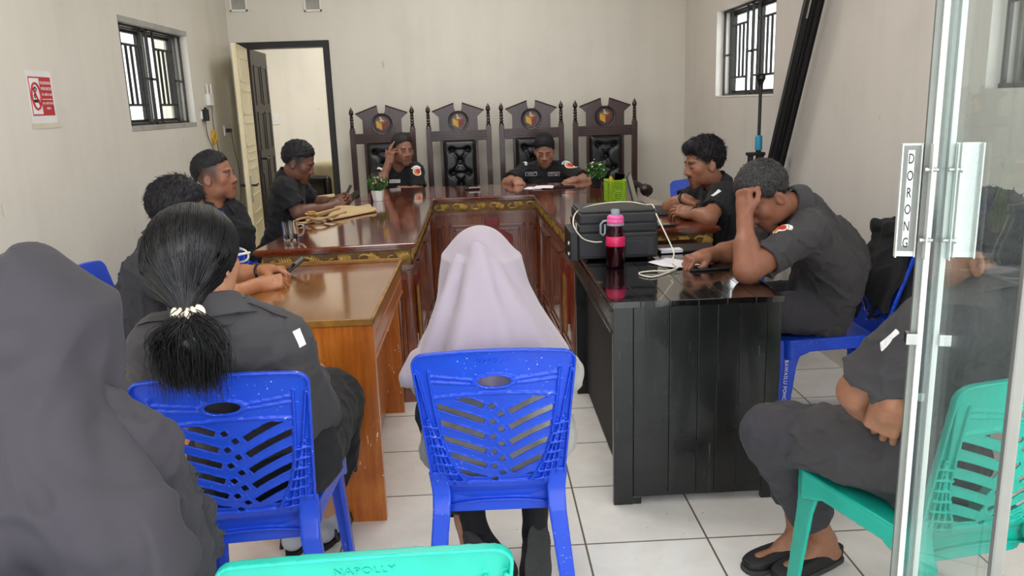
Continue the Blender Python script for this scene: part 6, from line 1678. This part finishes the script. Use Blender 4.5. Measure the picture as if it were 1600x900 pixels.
# canvas bag with straps and a cloth flower
q = on(535, 338, ZA); r = thing('canvas_bag', 'beige canvas bag with straps and a cloth flower lying on the left wing', 'bag', (q[0], q[1], ZA))
P4 = [on(508, 347, ZA), on(590, 331, ZA), on(578, 322.5, ZA), on(522, 328, ZA)]; c4 = np.mean(P4, 0)
inv = lambda P: P
def f_bag(P):
    p = P[:, :2]; d = None
    for i in range(4):
        a = P4[i][:2]; b = P4[(i+1) % 4][:2]; t = nrm(b-a); n = np.array([t[1], -t[0]]); e = (p-a.astype(F32)) @ n.astype(F32); d = e if d is None else smax(d, e, .03)
    h = .018+.008*wav(np.stack([P[:, 0], P[:, 1], 0*P[:, 0]], 1), .16, 4)
    return smax(smax(d, P[:, 2]-ZA-h, .015), ZA+.0015-P[:, 2], .004)
v, qd = surface(f_bag, np.min(P4, 0)-.04, np.max(P4, 0)+np.array([.04, .04, .06]), .005); link('pouch', mesh_np('pouch', v-q, qd), M['bag_canvas'], r)
for k, pts in enumerate(([(505, 345), (490, 346), (470, 349), (461, 347), (470, 342), (495, 338), (515, 333)], [(520, 343), (498, 341), (480, 345), (492, 336), (512, 330), (532, 327)], [(540, 331), (520, 337), (500, 343), (485, 340), (505, 332), (530, 325)])):
    m = MB(); m.tube(spline([on(x, y, ZA+.009+.010*k)-q for x, y in pts], 6), .008, 8); m.build('strap', M['bag_strap'], r, 180)
fc = on(487, 338, ZA+.035)-q; fl = []; ff = []
rg = np.random.RandomState(2)
for ring in range(3):
    for k in range(7):
        an = 2*PI*k/7+ring*.4; el = .25+ring*.45; u = np.array([math.cos(an)*math.cos(el), math.sin(an)*math.cos(el), math.sin(el)]); v_ = np.array([-math.sin(an), math.cos(an), 0]); w_ = np.cross(u, v_); i0 = len(fl); L_ = .040-.007*ring
        fl += [fc, fc+u*L_*.5+v_*.016, fc+u*L_+v_*.010+w_*.006, fc+u*L_-v_*.010+w_*.006, fc+u*L_*.5-v_*.016]
        ff += [(i0, i0+1, i0+2, i0+3), (i0, i0+3, i0+4, i0)]
me = bpy.data.meshes.new('cloth_flower'); me.from_pydata([tuple(p) for p in fl], [], [tuple(dict.fromkeys(f)) for f in ff]); me.update(); o = link('cloth_flower', me, M['flower_tan'], r); md = o.modifiers.new('thickness', 'SOLIDIFY'); md.thickness = .004
m = MB(); m.tube([tuple(on(487, 345, ZA+.006)-q), tuple(fc)], .012, 8); m.build('flower_base', M['bag_strap'], r, 180)
# papers and clipboard in front of the reading man
sheet('paper_sheet', 'white sheet lying half under the others before the reading man', [on(818, 296, ZA), on(846, 296, ZA), on(850, 292, ZA), on(826, 292, ZA)], ZA, M['paper_white'], 'papers of the reading man', 2)
sheet('paper_sheet', 'white sheet lying on top before the reading man', [on(832, 295.5, ZA), on(864, 295.5, ZA), on(866, 291.5, ZA), on(838, 291.5, ZA)], ZA+.006, M['paper_white'], 'papers of the reading man', 3)
slab('phone', 'dark phone lying flat by the left hand of the reading man', 'phone', on(882, 293, ZA), .15, .075, .011, math.radians(-84), M['plastic_dark'])
q = on(738, 296, ZA); r = thing('key_fob', 'small black and silver gadget lying alone on the head table', 'gadget', q, .2)
m = MB(); m.box((-.055, -.03, 0), (.05, .03, .016), .006); m.build('case', M['plastic_black'], r); m = MB(); m.box((-.03, -.034, .010), (.06, -.022, .020), .003); m.build('clip', M['steel'], r)
# phones in hands
def held(label, c, d, n, L=.150, W=.072):
    d, n = nrm(d), None if n is None else nrm(n); x = nrm(np.cross(d, n)); n = np.cross(x, d); r = thing('phone', label, 'phone', c); Mx = Matrix([[float(x[i]), float(d[i]), float(n[i]), float(c[i])] for i in range(3)]+[[0, 0, 0, 1]])
    r.rotation_euler = Mx.to_euler(); m = MB(); m.box((-W/2, -L/2, -.005), (W/2, L/2, .005), .003); m.build('case', M['plastic_black'], r); m = MB(); m.box((-W/2+.003, -L/2+.003, .0046), (W/2-.003, L/2-.003, .0056)); m.build('screen', M['screen_black'], r); return r
held('black phone held up by the man beside the doorway', at(541, 305, 5.36), (.45, .15, .85), (-.75, -.2, .55))
held('black phone held by the man at the orange desk', at(454, 420, 3.44), (.75, .30, .55), (-.5, -.15, .85))

# ---- walls
def on_left(px, py): 
    d = ray(px, py); return CPOS + d*((XL+.001)/d[0])
p0, p1 = on_left(40, 118), on_left(88, 181); yc, zc = (p0[1]+p1[1])/2, (p0[2]+p1[2])/2; wS, hS = .205, .185
r = thing('no_smoking_sign', 'red and white no smoking sign taped to the left wall', 'sign', (XL+.001, yc, zc)); X0 = 0
m = MB(); m.box((0, -wS/2-.02, -hS/2-.045), (.0008, wS/2+.016, hS/2+.03)); m.build('plastic_sleeve', M['plastic_white'], r)
m = MB(); m.box((.0008, -wS/2-.024, -hS/2-.062), (.0013, wS/2+.04, -hS/2-.036)); m.build('tape', M['tape_clear'], r)
m = MB(); m.box((.0008, -wS/2, -hS/2), (.0016, wS/2, hS/2)); pa = m.build('panel', M['sign_red'], r)
m = MB(); m.box((.0016, -wS/2+.006, -hS/2+.007), (.0020, -wS/2+.094, hS/2-.007)); m.build('white_field', M['sign_white'], pa)
cy, cz, R_ = -wS/2+.05, 0, .040
m = MB(); m.tube([(.0022, cy+R_*math.cos(t_), cz+R_*1.55*math.sin(t_)) for t_ in np.linspace(0, 2*PI, 41)], .0055, 6, False); m.tube([(.0024, cy-R_*.66, cz+R_*1.1), (.0024, cy+R_*.66, cz-R_*1.1)], .005, 6); m.build('prohibition_ring', M['sign_red'], pa, 60)
m = MB(); m.box((.002, cy-.026, cz-.030), (.003, cy+.026, cz-.016)); m.tube([(.0024, cy-.012, cz-.010), (.0024, cy-.016, cz+.004), (.0024, cy-.004, cz+.016), (.0024, cy-.014, cz+.030), (.0024, cy-.004, cz+.044), (.0024, cy+.008, cz+.036), (.0024, cy+.002, cz+.022)], .0034, 6); m.build('cigarette', M['ink_black'], pa, 60)
for i, (t_, sz) in enumerate((('DILARANG', .021), ('MEROKOK', .021), ('DI AREA INI', .018), ('NO SMOKING', .0165), ('AREA', .0165))):
    lettering('lettering', t_, sz, M['sign_white'], pa, (.0021, wS/2-.052, (.064, .036, .008, -.034, -.058)[i]), (0, 1, 0), (0, 0, 1), .0003)
m = MB(); m.box((.0016, wS/2-.102, -.016), (.0022, wS/2-.004, -.0125)); m.build('divider', M['sign_white'], pa)
# router with two antennas, adapter, coils
q = on_left(325, 156); r = thing('wifi_router', 'white router with two antennas on the left wall by the window', 'router', (XL, q[1], q[2]))
m = MB(); m.box((0, -.05, -.045), (.032, .05, .045), .005); m.build('case', M['plastic_white'], r)
for s in (-1, 1): m = MB(); m.tube([(.018, s*.042, .03), (.018, s*.046, .12)], .007, 8); m.build('antenna', M['plastic_white'], r, 60)
q2 = on_left(318, 180); r = thing('power_adapter', 'black power adapter plugged into the white outlet on the left wall', 'adapter', (XL, q2[1], q2[2]))
m = MB(); m.box((.012, -.055, -.045), (.050, -.012, .045), .004); m.build('case', M['plastic_black'], r); m = MB(); m.tube([(.03, -.03, .045), (.03, -.03, .06)], .012, 8); m.build('prong_cap', M['plastic_black'], r)
o = thing('power_outlet', 'white outlet strip on the left wall under the router', 'outlet', (XL, q2[1], q2[2])); m = MB(); m.box((0, -.062, -.03), (.012, .03, .03), .003); m.box((0, -.01, -.045), (.026, .035, .045), .004); m.build('plate', M['plastic_white'], o)
q3 = on_left(332, 215); m = MB(); pts = []
for k in range(90): a = k*.42; pts.append((XL+.012+.010*math.sin(k*.9), q3[1]+(.030+.006*math.sin(k*1.7))*math.cos(a), q3[2]+(.052+.008*math.sin(k*1.3))*math.sin(a)))
pts += [(XL+.01, q3[1]+.005, q3[2]-.08), (XL+.008, q3[1]+.02, q3[2]-.16)]
o = m.tube(pts, .0035, 6).build('network_cable', M['cable_yellow'], None, 180); tag(o, 'coiled yellow network cable hanging on the left wall', 'cable')
m = MB(); m.tube(spline([(XL+.02, q2[1]-.03, q2[2]-.045), (XL+.012, q2[1]+.01, q2[2]-.16), (XL+.01, q3[1]-.03, q3[2]-.10), (XL+.01, q3[1]+.06, q3[2]-.30), (XL+.01, q3[1]+.12, .45)], 6), .003, 6); m.tube(spline([(XL+.02, q[1]+.02, q[2]-.045), (XL+.012, q[1]+.03, q[2]-.2), (XL+.012, q[1]+.10, q[2]-.45), (XL+.01, q[1]+.16, .5)], 6), .003, 6)
tag(m.build('wall_cable', M['cable_black'], None, 180), 'thin black cables hanging from the router down the left wall', 'cable')
q = on_left(352, 204); r = thing('wall_socket', 'white socket with a black plug in the corner by the doorway', 'socket', (XL, q[1], q[2]))
m = MB(); m.box((0, -.042, -.042), (.010, .042, .042), .003); m.build('plate', M['plastic_white'], r); m = MB(); m.box((.010, -.018, -.016), (.055, .018, .016), .006); m.build('plug', M['plastic_black'], r)
m = MB(); m.tube(spline([(XL+.05, q[1], q[2]-.012), (XL+.055, q[1]+.01, q[2]-.15), (XL+.075, q[1]+.02, q[2]-.35), (XL+.055, q[1]+.03, q[2]-.60), (XL+.03, q[1]-.08, q[2]-.68), (XL+.01, q[1]-.16, q[2]-.62)], 8), .003, 6); tag(m.build('plug_cord', M['cable_black'], None, 180), 'black cable hanging from the corner socket', 'cable')
q = at(431, 186, 9.84); r = thing('light_switch', 'white light switch on the far wall seen through the doorway', 'switch', (q[0], 9.85, q[2])); m = MB(); m.box((-.04, -.012, -.06), (.04, 0, .06), .003); m.build('plate', M['plastic_white'], r); m = MB(); m.box((-.02, -.018, -.03), (.02, -.01, .03), .003); m.build('rocker', M['alu_white'], r)

# ---- stand and black profiles by the right wall
r = thing('tripod_stand', 'black tripod stand with blue collar before the right window', 'stand', (1.70, 4.92, 0)); zt = at(1190, 115, 4.92)[2]; zc_ = at(1187, 222, 4.92)[2]
m = MB(); m.tube([(0, 0, .30), (0, 0, zc_)], .016, 10); m.build('lower_tube', M['frame_black'], r, 60)
m = MB(); m.tube([(0, 0, zc_), (0, 0, zt-.01)], .010, 10); m.build('upper_tube', M['plastic_black'], r, 60)
m = MB(); m.lathe([(.015, -.05), (.022, -.046), (.022, .03), (.018, .04), (.012, .042)], (0, 0, zc_), 14); m.build('collar', M['collar_blue'], r, 50)
m = MB(); m.box((-.035, -.035, zt-.012), (.035, .035, zt), .003); m.lathe([(.012, -.07), (.018, -.05), (.028, -.03), (.028, -.012)], (0, 0, zt), 12); m.build('mounting_plate', M['frame_black'], r)
m = MB(); zb_ = zc_-.06; m.box((-.06, -.02, zb_-.26), (-.035, .02, zb_), .004); m.box((-.005, -.02, zb_-.26), (.03, .02, zb_), .004); m.box((-.07, -.028, zb_-.02), (.035, .028, zb_), .004); m.build('tripod_hub', M['frame_black'], r)
for k in range(3): a = 2*PI*k/3+.5; m = MB(); m.tube([(0, 0, .62), (.14*math.cos(a), .14*math.sin(a), .012)], .009, 8); m.build('leg', M['frame_black'], r, 60)
r = thing('folded_frame', 'pair of black metal profiles leaning against the right wall', 'frame', (1.80, 5.36, 0))
d_ = Vector((0, 3.78-5.36, 3.0)).normalized()
def prof(m, x0, x1, y0, y1, z0, z1): 
    Mx = Matrix.Translation((0, 0, 0)) @ d_.to_track_quat('Z', 'Y').to_matrix().to_4x4(); m.box((x0, y0, z0), (x1, y1, z1), .003, Mx)
# each profile has two lips with a channel between
for k, x in enumerate((-.075, -.022)):
    m = MB(); prof(m, x, x+.046, -.02, .02, .03, 3.30); prof(m, x+.004, x+.012, -.028, -.018, .03, 3.30); prof(m, x+.034, x+.042, -.028, -.018, .03, 3.30); pr_ = m.build('profile', M['plastic_black'], r)
    m = MB(); prof(m, x+.015, x+.030, -.0215, -.0195, 2.05, 2.62); m.build('inlay', [M['steel'], M['frame_black']][k], pr_)
# ---- black jacket hung over the back of the lettered chair
def chL(P):
    h = math.radians(88); R = np.array([[math.cos(h), math.sin(h), 0], [-math.sin(h), math.cos(h), 0], [0, 0, 1]], F32); return (P - np.array([1.43, 3.31, 0], F32)) @ R.T
def f_jacket(P):
    L = chL(P); x, y, z = L[:, 0], L[:, 1], L[:, 2]
    top = .885 - .35*np.maximum(0, np.abs(x+.03)-.10)**1.3
    s_ = yb(x*.6, np.minimum(z, .84)); w = y-s_
    bot = .40+.07*np.sin(7*x+1)
    f1 = np.maximum(np.maximum(np.abs(w+.055)-.030-.02*np.clip((.8-z)/.3, 0, 1), np.abs(x+.045)-.165-.035*np.clip((.8-z)/.4, 0, 1)), bot-z)
    f2 = np.maximum(np.maximum(np.abs(w-.045)-.022, np.abs(x+.05)-.14), .60+.06*np.sin(9*x)-z)
    ov = np.maximum(np.abs(w+.005)-.075, np.abs(x+.045)-.15); ov = np.maximum(ov, .848-z)
    d = smin(smin(f1, f2, .02), ov, .03); d = smax(d, z-top, .03)
    d = smin(d, seg(L, (-.19, -.36, .80), (-.235, -.40, .45), .048, .040), .04)
    return (d + .012*wav(L*np.array([1, 1, .6], F32), .10, 6) - .010*np.maximum(0, 1-2.2*crease(L*np.array([1, 1, .5], F32), .10, 9)))*.8
c = np.array([1.76, 3.27, .65]); v, qd = surface(f_jacket, c-np.array([.30, .36, .42]), c+np.array([.30, .36, .42]), .006, margin=.04); v = relax(v, qd, 1, .4)
o = link('jacket', mesh_np('jacket', v-c, qd), M['jacket_black']); o.location = c; tag(o, 'black jacket hung over the back of the lettered blue chair', 'jacket')
for q_ in 'LR': shoe(J, q_)
# ------------------------------------------------------------------ daylight and view
w = bpy.data.worlds.new('overcast_sky'); scene.world = w; w.use_nodes = True
nt = w.node_tree; bg = nt.nodes['Background']
tc = nt.nodes.new('ShaderNodeTexCoord'); sx = nt.nodes.new('ShaderNodeSeparateXYZ'); rp = nt.nodes.new('ShaderNodeValToRGB')
nt.links.new(tc.outputs['Generated'], sx.inputs[0]); nt.links.new(sx.outputs['Z'], rp.inputs[0])
rp.color_ramp.elements[0].position = 0.0; rp.color_ramp.elements[0].color = (.93, .95, 1.0, 1); rp.color_ramp.elements[1].position = 1.0; rp.color_ramp.elements[1].color = (.98, .99, 1.0, 1)
# sky strength graded dimmer to the left, added to darken the right wall
rx = nt.nodes.new('ShaderNodeMapRange'); rx.inputs['From Min'].default_value = -.8; rx.inputs['From Max'].default_value = .8; rx.inputs['To Min'].default_value = 1.7; rx.inputs['To Max'].default_value = 5.0
nt.links.new(sx.outputs['X'], rx.inputs['Value']); nt.links.new(rx.outputs[0], bg.inputs['Strength'])
nt.links.new(rp.outputs[0], bg.inputs['Color'])
def area(name, loc, size, power, rot=(0, 0, 0), col=(1, 1, 1), portal=False):
    l = bpy.data.lights.new(name, 'AREA'); l.shape = 'RECTANGLE'; l.size, l.size_y = size; l.energy = power; l.color = col
    o = bpy.data.objects.new(name, l); COL.objects.link(o); o.location = loc; o.rotation_euler = rot
    if portal: l.cycles.is_portal = True
    return o
area('daylight_front', ((XL+XR)/2, YF, ZC/2), (XR-XL, ZC), 10, (PI/2, 0, 0), portal=True)
area('daylight_window', (XL-.16, (HOLE_L[0]+HOLE_L[1])/2, (HOLE_L[2]+HOLE_L[3])/2), (HOLE_L[3]-HOLE_L[2], HOLE_L[1]-HOLE_L[0]), 10, (0, -PI/2, 0), portal=True)
for H_ in (HOLE_R, HOLE_R2):
    area('daylight_window', (XR+.16, (H_[0]+H_[1])/2, (H_[2]+H_[3])/2), (H_[3]-H_[2], H_[1]-H_[0]), 10, (0, PI/2, 0), portal=True)
# added fill lights and their housings, brightening the far room and this one's back
m = MB(); m.box((-1.62, 8.38, 2.86), (-.98, 9.02, 2.9), .006); S(m.build('fill_housing_far', M['plastic_white']))
area('far_room_fill', (-1.3, 8.7, 2.855), (.6, .6), 24, col=(1, .985, .95))
for y_ in (3.3, 5.9):
    m = MB(); m.box((-.80, y_-.27, ZC-.05), (.54, y_+.27, ZC), .006); S(m.build('fill_housing', M['plastic_white']))
    area('ceiling_fill', (-.13, y_, ZC-.055), (1.3, .5), 24, col=(1, .98, .95))
vs = scene.view_settings
vs.view_transform = 'Standard'; vs.look = 'None'; vs.exposure = 0.12; vs.gamma = 1.0; vs.use_curve_mapping = False
scene.cycles.max_bounces = 10; scene.cycles.diffuse_bounces = 5; scene.cycles.transparent_max_bounces = 16; scene.cycles.use_denoising = True
scene.cycles.caustics_reflective = False; scene.cycles.caustics_refractive = False
